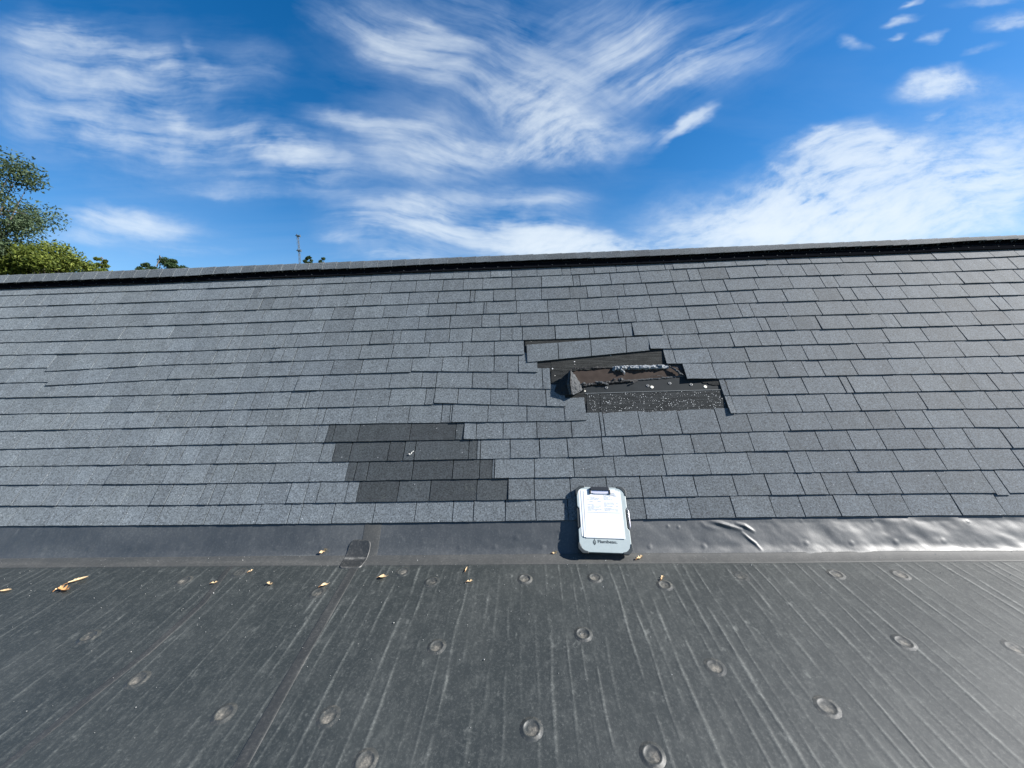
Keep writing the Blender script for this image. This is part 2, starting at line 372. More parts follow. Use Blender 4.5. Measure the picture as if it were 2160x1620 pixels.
JX = [
[16,97,132,172,217,254,296,328,386,430,464,502,540,605,630,699,786,874,954,998,1066,1131,1200,1290,1364,1458,1551,1636,1698,1774,1851,1922,2028,2122],
[26,89,121,160,196,225,256,293,318,348,378,418,440,465,503,540,604,641,667,727,751,837,905,1005,1072,1128,1205,1283,1356,1404,1472,1556,1626,1697,1748,1806,1903,1998,2098,2126],
[18,89,143,185,222,267,301,343,376,429,443,487,570,651,728,746,772,868,954,1011,1038,1043,1128,1212,1299,1406,1500,1589,1676,1717,1811,1904,1996,2067,2160],
[24,91,135,170,200,231,261,291,315,343,376,411,455,485,524,555,614,673,700,735,817,850,873,988,1005,1013,1076,1139,1199,1273,1320,1399,1465,1530,1591,1667,1735,1804,1869,1949,1991,2055,2134],
[30,105,143,198,218,258,289,322,354,381,404,435,467,508,553,588,623,664,686,700,753,863,960,978,1004,1061,1133,1207,1269,1277,1354,1439,1521,1587,1667,1754,1842,1908,1966,2054,2146],
[38,98,128,149,212,263,322,346,391,409,448,480,520,554,588,624,663,680,738,793,860,930,948,952,1029,1112,1192,1238,-1,1539,1553,1628,1692,1754,1816,1881,1956,2036,2101,2160],
[11,87,147,220,267,291,331,366,380,423,461,493,528,565,605,638,644,673,744,819,896,915,965,1035,1093,1152,1193,-1,1526,1539,1622,1704,1785,1802,1879,1942,2005,2066,2105,2160],
[16,74,108,141,204,254,315,366,404,447,497,557,593,622,674,746,821,888,919,996,1071,1145,1162,-1,1447,1511,1583,1643,1704,1740,1809,1889,1969,2037,2113],
[49,104,159,225,305,355,404,447,474,511,541,578,609,635,697,760,815,867,932,987,1042,1094,1134,-1,1405,1426,1502,1581,1659,1704,1764,1823,1880,1948,2035,2107],
[16,62,102,143,196,231,257,294,346,368,392,447,470,493,519,548,572,593,619,690,757,826,904,974,1042,1106,-1,1371,1415,1481,1549,1606,1648,1724,1799,1876,1959,2039,2118],
[30,91,118,172,241,307,350,405,454,480,504,548,578,596,620,680,730,780,825,843,895,947,995,1056,1080,1102,1172,1244,1315,1337,1401,1473,1549,1607,1625,1681,1733,1799,1869,1900,1959,2014,2069,2136],
[6,64,104,148,199,251,307,357,415,459,513,564,614,678,743,816,882,948,1016,1053,1098,1158,1220,1273,1306,1342,1393,1455,1519,1566,1591,1663,1734,1810,1840,1914,1986,2059,2108,2136],
[4,52,91,120,189,244,307,356,417,452,509,549,603,652,699,745,807,856,903,961,1020,1025,1090,1156,1225,1307,1375,1444,1516,1549,1598,1661,1727,1779,1809,1862,1914,1977,2043,2107],
[41,80,96,157,198,244,272,352,426,455,474,518,546,572,609,636,667,730,765,801,860,923,991,1001,1041,1087,1143,1203,1240,1269,1319,1367,1426,1487,1534,1600,1674,1741,1771,1841,1910,1983,2033,2093,2159],
[43,83,104,146,196,251,307,360,413,468,528,541,582,611,630,672,724,778,822,876,933,977,1018,1080,1143,1210,1224,1290,1353,1419,1455,1480,1538,1599,1651,1701,1730,1779,1839,1903,1960,2029,2102],
[30,76,154,202,260,320,380,440,510,568,658,722,781,843,906,955,988,1035,1079,1133,1186,1205,1254,1301,1347,1404,1421,1487,1554,1620,1662,1712,1778,1848,1925,1974,2034,2096,2149]]
SLIP = {(9, 98, 347): (8, 0), (8, 103, 356): (8, 0), (6, 914, 1194): (-3, 13), (7, 887, 1163): (0, 11.5), (8, 866, 1135): (-2, 8.6), (9, 825, 1107): (0, 1.7), (1, 2097, 2400): (4.5, 4.5)}
DARK = {1: (750, 1073), 2: (727, 1039), 3: (699, 1006), 4: (685, 979)}
LIFT = {(10, 1337): .007, (9, 1371): .009, (7, 1447): .009, (5, 1539): .008, (1, 1072): .007, (2, 1043): .006, (6, 915): .006, (8, 1405): .004, (4, 978): .004, (7, 622): .004,
        (8, 355): .005, (9, 98): .003, (8, 104): .003, (6, 638): .003, (1, 2126): .004, (5, 952): .003}
def butt_y(k, x): return float(np.interp(x, BX, BY[k]))
def butt_u(k, x, y=None):
    return roof_px(x, butt_y(k, x) if y is None else y)
S_MAX = 5.6
EXPO = .127
tabs = []          # (k, outline at the butt: s0,u0,s1,u1, tone, lift left/right, size in the picture)
rnd = random.Random(3)
for k in range(16):
    xs = JX[k]
    runs = []; cur = []
    for x in xs:
        if x == -1: runs.append(cur); cur = []
        else: cur.append(x)
    runs.append(cur)
    spans = []
    for ri, run in enumerate(runs):
        spans += [(a, b) for a, b in zip(run[:-1], run[1:])]
    # continue past the frame on both sides
    u_l = butt_u(k, 0)[1]; u_r = butt_u(k, 2160)[1]
    s = butt_u(k, runs[0][0])[0]
    while s > -S_MAX:
        w = rnd.uniform(.13, .25); tabs.append((k, s-w, u_l, s, u_l, 1, 0, 0, 0)); s -= w
    s = butt_u(k, runs[-1][-1])[0]
    while s < S_MAX:
        w = rnd.uniform(.13, .25); tabs.append((k, s, u_r, s+w, u_r, 1, 0, 0, 0)); s += w
    for a, b in spans:
        ya, yb = butt_y(k, a), butt_y(k, b)
        for (kk, x0, x1), (d0, d1) in SLIP.items():
            if kk == k and a >= x0 and b <= x1+3:
                ya += np.interp(a, [x0, x1], [d0, d1]); yb += np.interp(b, [x0, x1], [d0, d1])
        s0, u0 = roof_px(a, butt_y(k, a))[0], roof_px(a, ya)[1]; s1, u1 = roof_px(b, butt_y(k, b))[0], roof_px(b, yb)[1]
        mid = (a+b)/2; dk = k in DARK and DARK[k][0] < mid < DARK[k][1]
        lf = LIFT.get((k, a), 0.0)
        tabs.append((k, s0, u0, s1, u1, .36 if dk else 1.0, lf, lf*.4, (b-a)*(ya-butt_y(min(k+1, 15), a) if k < 15 else 14)))
order = sorted(range(len(tabs)), key=lambda i: -tabs[i][8])
single = set(order[:300])
field = MB()
def tab_mesh(mb, t, r):
    k, s0, u0, s1, u1, tone, l0, l1, _ = t
    th = .0056+(.0022 if r.random() < .5 else 0.0)+r.uniform(-.0006, .0006)
    g = .0021+r.uniform(0, .0010)
    top = .127*1.32 if k < 15 else .10
    j = lambda a: r.uniform(-a, a)
    c0, c1 = th+l0+max(0, j(.0016)), th+l1+max(0, j(.0016))
    n = 4
    B = []; Tp = []
    for i in range(n+1):
        f = i/n; s = s0+g+(s1-s0-2*g)*f; u = u0+(u1-u0)*f+j(.0011)
        h = c0+(c1-c0)*f+j(.0004)
        B.append((s, u, h)); Tp.append((s+j(.0002), u+top, h-th*1.36-(l0*(1-f)+l1*f)*.9))
    # three rows: butt, a little above the butt, top
    Md = [(b[0]+(0 if 0 < i < n else j(.0012)), b[1]+.05, b[2]*(1-.05/top)+t_[2]*.05/top-.0004) for i, (b, t_) in enumerate(zip(B, Tp))]
    low = [(b[0], b[1], -.004 if l0 == 0 else max(-.004, b[2]-th*.9)) for b in B]
    lowT = [(p[0], p[1], p[2]-.004) for p in Tp]
    vs = low+B+Md+Tp+lowT; m = n+1; fs = []
    for a in range(4):
        for i in range(n): fs.append((a*m+i, a*m+i+1, (a+1)*m+i+1, (a+1)*m+i))
    fs += [(0, m, 2*m, 3*m, 4*m), tuple(q*m+n for q in (4, 3, 2, 1, 0))]
    tn = tone*(1+r.gauss(0, .055)+(-.08 if r.random() < .12 else 0)) if tone > .9 else tone*r.uniform(.78, 1.28)
    mb.add(vs, fs, tone=tn)
for i, t in enumerate(tabs):
    r = random.Random(1000+i)
    if i in single:
        m_ = MB(); tab_mesh(m_, t, r); o = m_.build('shingle', M_SH, roof)
        if t[5] < .9: o['label'] = 'darker replacement shingle tab'
    else: tab_mesh(field, t, r)
tag(field.build('shingle_field', M_SH, roof), kind='stuff')
# split courses: a narrow lifted end tab seen in the dark patch is left to the tab list; underlay below everything
mb = MB(); mb.add([(-S_MAX-.2, -.01, -.0105), (S_MAX+.2, -.01, -.0105), (S_MAX+.2, 2.09, -.0105), (-S_MAX-.2, 2.09, -.0105)], [(0, 1, 2, 3)])
mb.build('roof_deck', M_EDGE, roof)

# ---- torn patch
def poly_px(pts, n, jag=0.0, sub=1, seed=1):
    r = random.Random(seed); out = []
    for i, p in enumerate(pts):
        q = pts[(i+1) % len(pts)]
        for k in range(sub):
            f = k/sub; x = p[0]+(q[0]-p[0])*f; y = p[1]+(q[1]-p[1])*f
            if k: x += r.uniform(-jag, jag); y += r.uniform(-jag, jag)
            out.append(roof_px(x, y, n))
    return out
def sheet(name, pts, n, th, mat, label=None, jag=0.0, sub=1, seed=1):
    pl = poly_px(pts, n, jag, sub, seed)
    if sum(a[0]*b[1]-b[0]*a[1] for a, b in zip(pl, pl[1:]+pl[:1])) < 0: pl.reverse()
    m_ = MB(); m_.prism(pl, n-th, n); o = m_.build(name, mat, roof)
    if label: o['label'] = label
    return o
sheet('exposed_felt', [(1195, 768), (1300, 768), (1420, 772), (1460, 790), (1460, 806), (1350, 812), (1230, 822), (1195, 806)], -.0085, .001, M_DECK, 'bare brown felt in the torn hole')
sheet('underlayment', [(1228, 815), (1290, 812), (1345, 803), (1400, 799), (1448, 792), (1530, 800), (1530, 830), (1228, 838)], -.0052, .0025, M_UNDER, 'smooth dark grey underlayment strip with nail caps', 1.6, 4, 5)
sheet('worn_headlap', [(1163, 720), (1412, 716), (1409, 769), (1380, 772), (1290, 774), (1230, 779), (1204, 781), (1163, 783)], -.0022, .0045, M_WORN, 'worn streaky asphalt above the hole', 2.4, 5, 8)
sheet('worn_headlap', [(1108, 715), (1368, 704), (1368, 735), (1108, 745)], -.0012, .002, M_WORN, 'worn dark strip above the slipped shingles')
sheet('dirty_headlap', [(1128, 755), (1214, 748), (1206, 782), (1212, 806), (1236, 816), (1236, 852), (1185, 858), (1163, 830), (1163, 783), (1128, 788)], -.0034, .004, M_DIRT, 'dark speckled asphalt beside the torn flap', 1.2, 3, 31)
sheet('granule_strip', [(1237, 829), (1265, 828), (1267, 884), (1239, 885)], -.0028, .003, M_GRAN)
sheet('granule_strip', [(1266, 828.5), (1521, 822), (1546, 878), (1268, 884)], -.0024, .0034, M_GRAN, 'strip scattered with loose white granules below the hole')
# pale torn edge of the underlayment
e0 = roof_px(1234, 830); e1 = roof_px(1520, 822)
m_ = MB(); m_.tube([(e0[0], e0[1], -.0015), ((e0[0]+e1[0])/2, (e0[1]+e1[1])/2+.002, -.001), (e1[0], e1[1], -.0015)], .0016, 5)
m_.build('underlayment_edge', plain('pale_edge', (.2, .21, .21), .6), roof)
# slipped strip of four tabs, left end dropped
sl_top = [(1110, 727), (1369, 708)]; sl_bot = [(1112, 764), (1371, 738.5)]
cuts = [0, .258, .525, .81, 1.0]
for i in range(4):
    m_ = MB(); f0, f1 = cuts[i]+.003, cuts[i+1]-.003; P = []
    for f in (f0, f0+(f1-f0)*.5, f1): P.append(roof_px(sl_bot[0][0]+(sl_bot[1][0]-sl_bot[0][0])*f, sl_bot[0][1]+(sl_bot[1][1]-sl_bot[0][1])*f, .008))
    Q = []
    for f in (f1, f0): Q.append(roof_px(sl_top[0][0]+(sl_top[1][0]-sl_top[0][0])*f, sl_top[0][1]+(sl_top[1][1]-sl_top[0][1])*f, .006))
    pl = P+Q; zz = [.009, .0085, .0085, .0045, .0045]
    m_.add([(p[0], p[1], z) for p, z in zip(pl, zz)]+[(p[0], p[1], z-.006) for p, z in zip(pl, zz)],
           [(0, 1, 2, 3, 4), (9, 8, 7, 6, 5)]+[((i2+1) % 5, i2, 5+i2, 5+(i2+1) % 5) for i2 in range(5)], tone=[1.0, .96, 1.04, .97][i])
    o = m_.build('slipped_shingle', M_SH, roof); o['label'] = 'shingle tab slipped and tilted above the hole'
def crumple(name, pts, rads, mat, label, seed, seg=9, amp=.35, flat=.7):
    """a crumpled roll: tube with uneven radius"""
    P = []; r = random.Random(seed); n = 0
    for (a, b), (ra, rb) in zip(zip(pts[:-1], pts[1:]), zip(rads[:-1], rads[1:])):
        for k in range(5):
            f = k/5; P.append((a[0]+(b[0]-a[0])*f, a[1]+(b[1]-a[1])*f, a[2]+(b[2]-a[2])*f, ra+(rb-ra)*f))
    P.append((*pts[-1], rads[-1]))
    vs = []; fs = []
    ko = [r.uniform(-.25, .25) for _ in range(seg)]
    for i, (x, y, z, rad) in enumerate(P):
        s, u = roof_px(x, y, z); rk = 1+r.uniform(-amp, amp); ko = [q*.6+r.uniform(-.22, .22) for q in ko]
        for k in range(seg):
            a = 6.2832*k/seg; q = rad*rk*(1+ko[k])
            vs.append((s+r.uniform(-.4, .4)*rad*.5, u+math.cos(a)*q, z+math.sin(a)*q*flat))
    for i in range(len(P)-1):
        for k in range(seg): fs.append((i*seg+k, i*seg+(k+1) % seg, (i+1)*seg+(k+1) % seg, (i+1)*seg+k))
    fs += [tuple(range(seg-1, -1, -1)), tuple(range((len(P)-1)*seg, len(P)*seg))]
    m_ = MB(); m_.add(vs, fs, tone=[r.uniform(.8, 1.3) for _ in vs]); o = m_.build(name, mat, roof); o['label'] = label
    return o
M_PALE = shingle_mat('curled_asphalt', (.19, .20, .21))
M_TORN = shingle_mat('torn_asphalt', (.050, .053, .056))
M_PITCH = plain('asphalt_and_flap_shade', (.008, .0085, .0095), .8, var=.3, sc=60)  # black of the torn lips, also the painted shade left of the flap
def crumpled_sheet(name, path, width, height, mat, label, seed, nl=34, nc=9):
    """a torn strip of asphalt pushed up into ragged folds along a path of pixels"""
    r = random.Random(seed); vs = []; fs = []; tn = []
    pts = [roof_px(x, y, 0.0) for x, y in path]; tt = np.linspace(0, len(pts)-1, nl)
    cs = np.interp(tt, range(len(pts)), [p[0] for p in pts]); cu = np.interp(tt, range(len(pts)), [p[1] for p in pts])
    for i in range(nl):
        end = min(1, i/3, (nl-1-i)/3)
        for j in range(nc):
            f = j/(nc-1); v = Vector((cs[i]*38+seed, cu[i]*38, f*2.2))
            ridge = 1-abs(mnoise.noise(v)*1.8); big_ = .55+.6*mnoise.noise(Vector((cs[i]*16+seed, 3.1, 0)))
            n_ = -.004+height*max(.12, big_)*math.sin(math.pi*f)**.7*(.45+.75*ridge)*(.25+.75*end)
            n_ += .0025*mnoise.noise(v*2.6)
            edge = .006*mnoise.noise(Vector((cs[i]*70, f*9, seed)))
            vs.append((cs[i]+.006*mnoise.noise(v*1.3), cu[i]+(f-.5)*width*(.7+.5*big_)+edge-.5*n_*(f < .5), n_)); tn.append(.55+.75*ridge)
    for i in range(nl-1):
        for j in range(nc-1): fs.append((i*nc+j, (i+1)*nc+j, (i+1)*nc+j+1, i*nc+j+1))
    m_ = MB(); m_.add(vs, fs, tone=tn); o = m_.build(name, mat, roof); o['label'] = label
    so = o.modifiers.new('thick', 'SOLIDIFY'); so.thickness = .003
    return o
crumpled_sheet('crumpled_shingle', [(1292, 778), (1312, 775), (1350, 775), (1411, 773)], .036, .034, M_PALE, 'pale crumpled fold of torn shingle along the top of the hole', 4)
crumpled_sheet('crumpled_shingle', [(1299, 772), (1310, 779), (1318, 786)], .028, .028, M_PALE, 'crumpled corner hanging from the pale fold', 14, 14, 7)
crumpled_sheet('torn_lip', [(1226, 814), (1250, 810), (1290, 806), (1345, 802)], .026, .020, M_PITCH, 'ragged black felt lip along the lower edge of the hole', 8, 40, 8)
crumpled_sheet('torn_lip', [(1345, 801), (1400, 797), (1446, 792)], .014, .008, M_TORN, 'thin torn lip at the right of the hole', 18, 26, 6)
crumpled_sheet('torn_lip', [(1205, 777), (1240, 776), (1292, 774)], .016, .010, M_PITCH, 'ragged edge of the worn asphalt above the hole', 28, 26, 6)
crumple('torn_edge', [(1412, 773, .006), (1424, 780, .010), (1434, 787, .008), (1443, 792, .002)], [.006, .010, .009, .003], M_TORN, 'ragged torn shingle edge right of the hole', 6)
for i, (pa, pb, rr) in enumerate([((1256, 806), (1284, 811), .010), ((1290, 803), (1300, 800), .007), ((1304, 801), (1317, 801), .010), ((1330, 809), (1340, 806), .006), ((1225, 812), (1236, 808), .008), ((1372, 794), (1400, 794), .003), ((1232, 824), (1234, 820), .005)]):
    crumple('torn_scrap', [(pa[0], pa[1], .002), ((pa[0]+pb[0])/2, (pa[1]+pb[1])/2-1.5, .009), (pb[0], pb[1], .002)], [rr*.6, rr, rr*.5], M_EDGE if i % 2 else M_TORN, 'torn asphalt scrap at the lower lip of the hole', 20+i, 7)
# standing curled flap: a bent sheet, black skirt to the left painted for its underside and cast shadow, grey face to the right
def flap(name, pts, faces, mat, label):
    vs = [(*roof_px(x, y, n), n) for x, y, n in pts]
    m_ = MB(); m_.add(vs, faces, tone=1.0); o = m_.build(name, mat, roof); o['label'] = label
    sb = o.modifiers.new('round', 'SUBSURF'); sb.levels = 3; sb.render_levels = 3; sb.subdivision_type = 'SIMPLE'
    tx = bpy.data.textures.new('crinkle', 'CLOUDS'); tx.noise_scale = .014
    dp = o.modifiers.new('crinkle', 'DISPLACE'); dp.texture = tx; dp.strength = .012; dp.mid_level = .5
    so = o.modifiers.new('thick', 'SOLIDIFY'); so.thickness = .004
    return o
flap('torn_flap', [(1229, 823, .000), (1224, 808, .000), (1214, 792, .004), (1221, 828, .016), (1215, 808, .030), (1209, 787, .034), (1209, 833, .030), (1203, 809, .052), (1203, 779, .054), (1201, 832, .022), (1196, 812, .047), (1199, 789, .050)],
     [(0, 1, 4, 3), (1, 2, 5, 4), (3, 4, 7, 6), (4, 5, 8, 7), (6, 7, 10, 9), (7, 8, 11, 10)], M_TORN, 'curled shingle flap standing up beside the hole')
flap('torn_flap', [(1204, 779, .060), (1203, 806, .064), (1206, 832, .030), (1198, 786, .024), (1194, 812, .020), (1199, 833, .009), (1185, 797, .009), (1181, 818, .007), (1190, 834, .004), (1174, 812, .004), (1169, 825, .003), (1181, 833, .003)],
     [(0, 3, 4, 1), (1, 4, 5, 2), (3, 6, 7, 4), (4, 7, 8, 5), (6, 9, 10, 7), (7, 10, 11, 8)], M_PITCH, 'black skirt of the curled flap, standing for its underside and cast shadow')
# nail caps on the underlayment
for (x, y, br) in ((1375, 816.5, 1), (1487.5, 815.8, 1), (1412.5, 808.5, 0), (1457.5, 811.2, 0), (1366, 813.5, 0), (1279, 817.6, 0), (1233.5, 813.5, 1), (1233.5, 825, 1)):
    s, u = roof_px(x, y, -.004); m_ = MB(); sg = 14
    rr = .0105 if x > 1240 else .006
    vs = []
    for rad, z in ((rr, -.0052), (rr, -.0032), (rr*.75, -.0022), (rr*.28, -.0030), (rr*.22, -.0012)):
        vs += [(s+rad*math.cos(6.2832*q/sg), u+rad*math.sin(6.2832*q/sg), z) for q in range(sg)]
    fs = [(a*sg+q, a*sg+(q+1) % sg, (a+1)*sg+(q+1) % sg, (a+1)*sg+q) for a in range(4) for q in range(sg)]+[tuple(range(4*sg, 5*sg))]
    m_.add(vs, fs); o = m_.build('nail_cap', M_CAP if (br and 'M_CAP' in globals()) else plain('cap_bright' if br else 'cap_grey', (.72, .68, .58) if br else (.085, .09, .092), .5), roof)
    o['label'] = 'bright round nail cap on the underlayment' if br else 'dull grey nail cap pressed in the underlayment'
# broken bits of tab at the right edge of the hole
sheet('broken_tab', [(1521, 806), (1533, 806), (1541, 834), (1536, 836), (1524, 812)], .001, .004, M_TORN, 'splintered tab corner right of the granules', 1.0, 3, 2)
sheet('broken_tab', [(1470, 804), (1519, 804), (1519, 812), (1500, 811), (1490, 808)], -.0015, .003, M_DIRT, 'ragged strip of asphalt over the underlayment', 1.2, 4, 12)

# ---- ridge: vent, cap shingles, back slope
n_cap = .042
def fit_line(pts):
    q = np.array([roof_px(x, y, n_cap) for x, y in pts]); return np.polyfit(q[:, 0], q[:, 1], 1)
L_TOP = fit_line(((0, 581), (700, 553.5), (1400, 524), (2160, 496.5))); L_BOT = fit_line(((0, 597), (700, 569), (1400, 535.5), (2160, 505)))
def f_top(s_): return L_TOP[0]*s_+L_TOP[1]-.002
def f_bot(s_): return L_BOT[0]*s_+L_BOT[1]+.002
apex_n = n_cap
wav = smooth_noise(0, .55, 5)
def ridge_wave(s): return float(wav(s))*.009
Rb = Matrix.Rotation(math.pi-2*TH, 3, 'X')
# back slope direction in roof-local coordinates: mirror of the front slope about the vertical plane through the ridge
up_l = np.array([0, math.sin(TH), math.cos(TH)])           # world up in local coordinates
hz_l = np.array([0, math.cos(TH), -math.sin(TH)])          # world +Y in local coordinates
def back_pt(s, d, n):                                       # d metres down the back slope, n above it
    dn = hz_l*math.cos(TH)-up_l*math.sin(TH); nn = hz_l*math.sin(TH)+up_l*math.cos(TH)
    a0 = np.array([0, f_top(s), apex_n]); p = a0+dn*d+nn*(n-apex_n*0)
    return (s, float(p[1]), float(p[2]))
s = -S_MAX; i = 0; rc = random.Random(11)
while s < S_MAX:
    w = .118; m_ = MB(); lap = .03
    z0, z1 = .0042+rc.uniform(0, .0015), .0                    # right end on top, left end tucked under
    tn = rc.uniform(.70, .98); du = ridge_wave(s)+rc.uniform(-.0015, .0015)
    vs = []
    for (ss, dz) in ((s-lap, z1), (s+w, z0)):
        u_bot, u_top = f_bot(ss), f_top(ss)
        vs += [(ss, u_bot+du, n_cap-.007+dz), (ss, u_bot+du, n_cap-.003+dz), (ss, (u_bot+u_top)/2, n_cap+dz-.001), (ss, u_top-.012, n_cap+dz), (ss, u_top+rc.uniform(-.001, .001), n_cap+dz-.001),
               (ss, *back_pt(ss, .012, dz)[1:]), (ss, *back_pt(ss, .15, dz)[1:])]
    nn = 7
    fs = [(q, q+nn, q+nn+1, q+1) for q in range(nn-1)]+[tuple(range(nn)), tuple(range(2*nn-1, nn-1, -1))]
    m_.add(vs, fs, tone=tn*1.0); m_.build('ridge_cap_shingle', M_SH, roof)
    s += w; i += 1
# vent: a low black body under the caps with a row of small ribs along its open edge
mb = MB(); xs = np.arange(-S_MAX, S_MAX+.01, .1)
vs = []
for ss in xs:
    d = ridge_wave(ss); u_bot, u_top = f_bot(ss), f_top(ss)
    vs += [(ss, u_bot+.024+d, .000), (ss, u_bot+.016+d, n_cap-.012), (ss, u_top, n_cap-.012), (ss, *back_pt(ss, .13, -.012)[1:]), (ss, *back_pt(ss, .13, -.05)[1:])]
fs = [(a*5+q, (a+1)*5+q, (a+1)*5+q+1, a*5+q+1) for a in range(len(xs)-1) for q in range(4)]
mb.add(vs, fs); vent = mb.build('ridge_vent', M_VENT, roof)
mb = MB()
for ss in np.arange(-S_MAX, S_MAX, .036):
    mb.box((ss, f_bot(ss)+.013+ridge_wave(ss), .012), (.0022, .004, .010))
tag(mb.build('vent_ribs', M_VENT, vent), kind='stuff')
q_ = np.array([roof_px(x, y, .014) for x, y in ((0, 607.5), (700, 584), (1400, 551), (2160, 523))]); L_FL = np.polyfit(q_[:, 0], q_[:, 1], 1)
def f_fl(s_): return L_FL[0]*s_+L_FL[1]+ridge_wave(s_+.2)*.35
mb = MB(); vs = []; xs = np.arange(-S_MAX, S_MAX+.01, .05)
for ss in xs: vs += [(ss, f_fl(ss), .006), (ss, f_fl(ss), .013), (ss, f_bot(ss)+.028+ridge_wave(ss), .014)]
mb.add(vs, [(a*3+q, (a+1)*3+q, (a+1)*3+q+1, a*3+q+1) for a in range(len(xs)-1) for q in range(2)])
mb.build('vent_flange_and_shade', plain('flange_shade_black', (.005, .0055, .007), .95, var=.2, spec=0.0), vent)  # flange widened to the shadow line, its black carries the caps' shade too
mb = MB()
for ss in np.arange(-S_MAX, S_MAX, .112):
    mb.box((ss, f_fl(ss)*.62+f_bot(ss)*.38, .0145), (.0026, .0026, .0016))
tag(mb.build('vent_nail_heads', M_NUB, vent), kind='stuff')
mb = MB(); mb.add([back_pt(-S_MAX, .05, -.045), back_pt(S_MAX, .05, -.045), back_pt(S_MAX, 3.2, -.045), back_pt(-S_MAX, 3.2, -.045)], [(0, 1, 2, 3)], tone=1.0)
mb.build('back_slope', M_SH, roof)

# ------------------------------------------------------------------ rubber membrane roof below the eave
MS = R(7.0)
N0 = -.004                                                    # flashing runs up under the shingles
fs_, fu_ = roof_px(1080, 1172, N0)
FOLD = roof_w(0, fu_, N0); FOLD[0] = 0
E_M = np.array([0, math.cos(MS), math.sin(MS)]); E_MN = np.array([0, -math.sin(MS), math.cos(MS)])
RF = .05
def surf(s, w, h=0.0):
    """point on the rubber sheet: w > 0 up the flashing, w < 0 down the low roof; h out of the sheet (arrays allowed)"""
    s = np.asarray(s, float); w = np.asarray(w, float); h = np.asarray(h, float)
    t = np.clip((w+RF)/(2*RF), 0, 1)
    a = -E_M*RF; b = E_U*RF
    bz = ((1-t)**2)[..., None]*a+(t**2)[..., None]*b
    up = np.maximum(w-RF, 0)[..., None]*E_U; dn = np.minimum(w+RF, 0)[..., None]*E_M
    nn = (1-t)[..., None]*E_MN+t[..., None]*E_N; nn = nn/np.linalg.norm(nn, axis=-1, keepdims=True)
    P = FOLD+bz+up+dn+nn*h[..., None]
    P[..., 0] = s+nn[..., 0]*h
    return P
def low_px(x, y):
    """pixel -> (s, w) on the low roof"""
    d = px_dir(x, y); t = ((FOLD-CAM)@E_MN)/(d@E_MN); q = CAM+d*t-FOLD
    return q[0], q@E_M
def strip_px(x, y):
    d = px_dir(x, y); t = ((FOLD-CAM)@E_N)/(d@E_N); q = CAM+d*t-FOLD
    return q[0], q@E_U
mem = empty('rubber_membrane_roof', Matrix.Translation(Vector(FOLD)))
tag(mem, 'dusty black rubber membrane low roof with rippled lines and raised fastener plates', 'flat roof')
def loc(P): return np.asarray(P)-FOLD
nA, nB, nC = noise2(1), noise2(2), noise2(3)
# ripple lines, each with its own wandering course
rr_ = np.random.RandomState(5)
RIP = []
sx = -4.2
while sx < 4.2:
    RIP.append((sx, rr_.uniform(.5, 1.5), smooth_noise(0, rr_.uniform(.14, .3), rr_.randint(9999)), rr_.uniform(.55, 1.15), smooth_noise(0, .14, rr_.randint(9999))))
    sx += rr_.uniform(.042, .066)
def membrane_height(X, W):
    h = .0035*nA(X*1.1, W*1.3)+.0012*nB(X*6, W*2.2)
    dust = np.zeros_like(X)
    for (c, amp, wander, wd, along) in RIP:
        cx = c+wander(W)*.0065
        d = (X-cx)
        if X.ndim == 1 and np.abs(d).min() > .04: continue
        k = np.clip(.66+along(W)*.5+.34*nC(X*9, W*34+c*7), .05, 1.35)
        left = np.clip((X+2.6)/1.8, .62, 1)                   # the ripples are fainter to the left
        g = np.exp(-(d/(.0060*wd))**2)*amp*k*left
        h = h+.0011*g
        dust = dust+.50*np.exp(-((d-.001)/(.0046*wd*(1+.5*nB(X*5, W*22+c*3))))**2)*np.clip(amp*k-.30, 0, 1.0)*left
    fade = np.clip((-W-.06)/.05, 0, 1)
    return h*np.clip(.25+fade, 0, 1), dust*fade
xs = np.concatenate([np.arange(-7, -3.4, .12), np.arange(-3.4, 3.4, .0043), np.arange(3.4, 7.01, .12)])
ws = np.concatenate([np.arange(-5.5, -1.9, .15), np.arange(-1.9, -1.32, .03), np.arange(-1.32, -.045, .011), [-.04, -.03]])
def fn(X, W):
    h, dust = membrane_height(X, W); return loc(surf(X, W, h)), {'dust': dust}
V, Q, A = grid_mesh(xs, ws, fn)
np_mesh('membrane_sheet', V, Q, M_MEM, mem, A)
# flashing sheet running up under the shingles, wrinkled on the right
wrk = [([(1500, 1099), (1512, 1102), (1525, 1106), (1562, 1117)], .0095, .0095), ([(1554, 1105), (1570, 1109), (1590, 1121)], .0080, .008), ([(1566, 1124), (1580, 1136), (1593, 1146), (1604, 1160)], .0060, .007), ([(1474, 1096), (1488, 1110), (1515, 1117)], .002, .012)]
WR = []
for pts, hh, wd in wrk: WR.append(([strip_px(*p) for p in pts], hh, wd))
BUMPS = [(93, 1157), (190, 1157), (280, 1157), (380, 1156), (582, 1156), (680, 1155), (970, 1155), (1045, 1155), (1145, 1155), (1370, 1154), (1485, 1152), (1700, 1146), (1795, 1146), (1890, 1143), (1990, 1141), (1409, 1110), (1431, 1112), (1180, 1120), (1090, 1134), (1690, 1098), (2040, 1100), (1840, 1097)]
BP = [strip_px(*p)+(.013 if p[1] > 1130 else .008, .0022) for p in BUMPS]
def seg_dist(X, W, a, b):
    ab = (b[0]-a[0], b[1]-a[1]); L = ab[0]**2+ab[1]**2
    t = np.clip(((X-a[0])*ab[0]+(W-a[1])*ab[1])/L, 0, 1)
    return np.hypot(X-a[0]-ab[0]*t, W-a[1]-ab[1]*t)
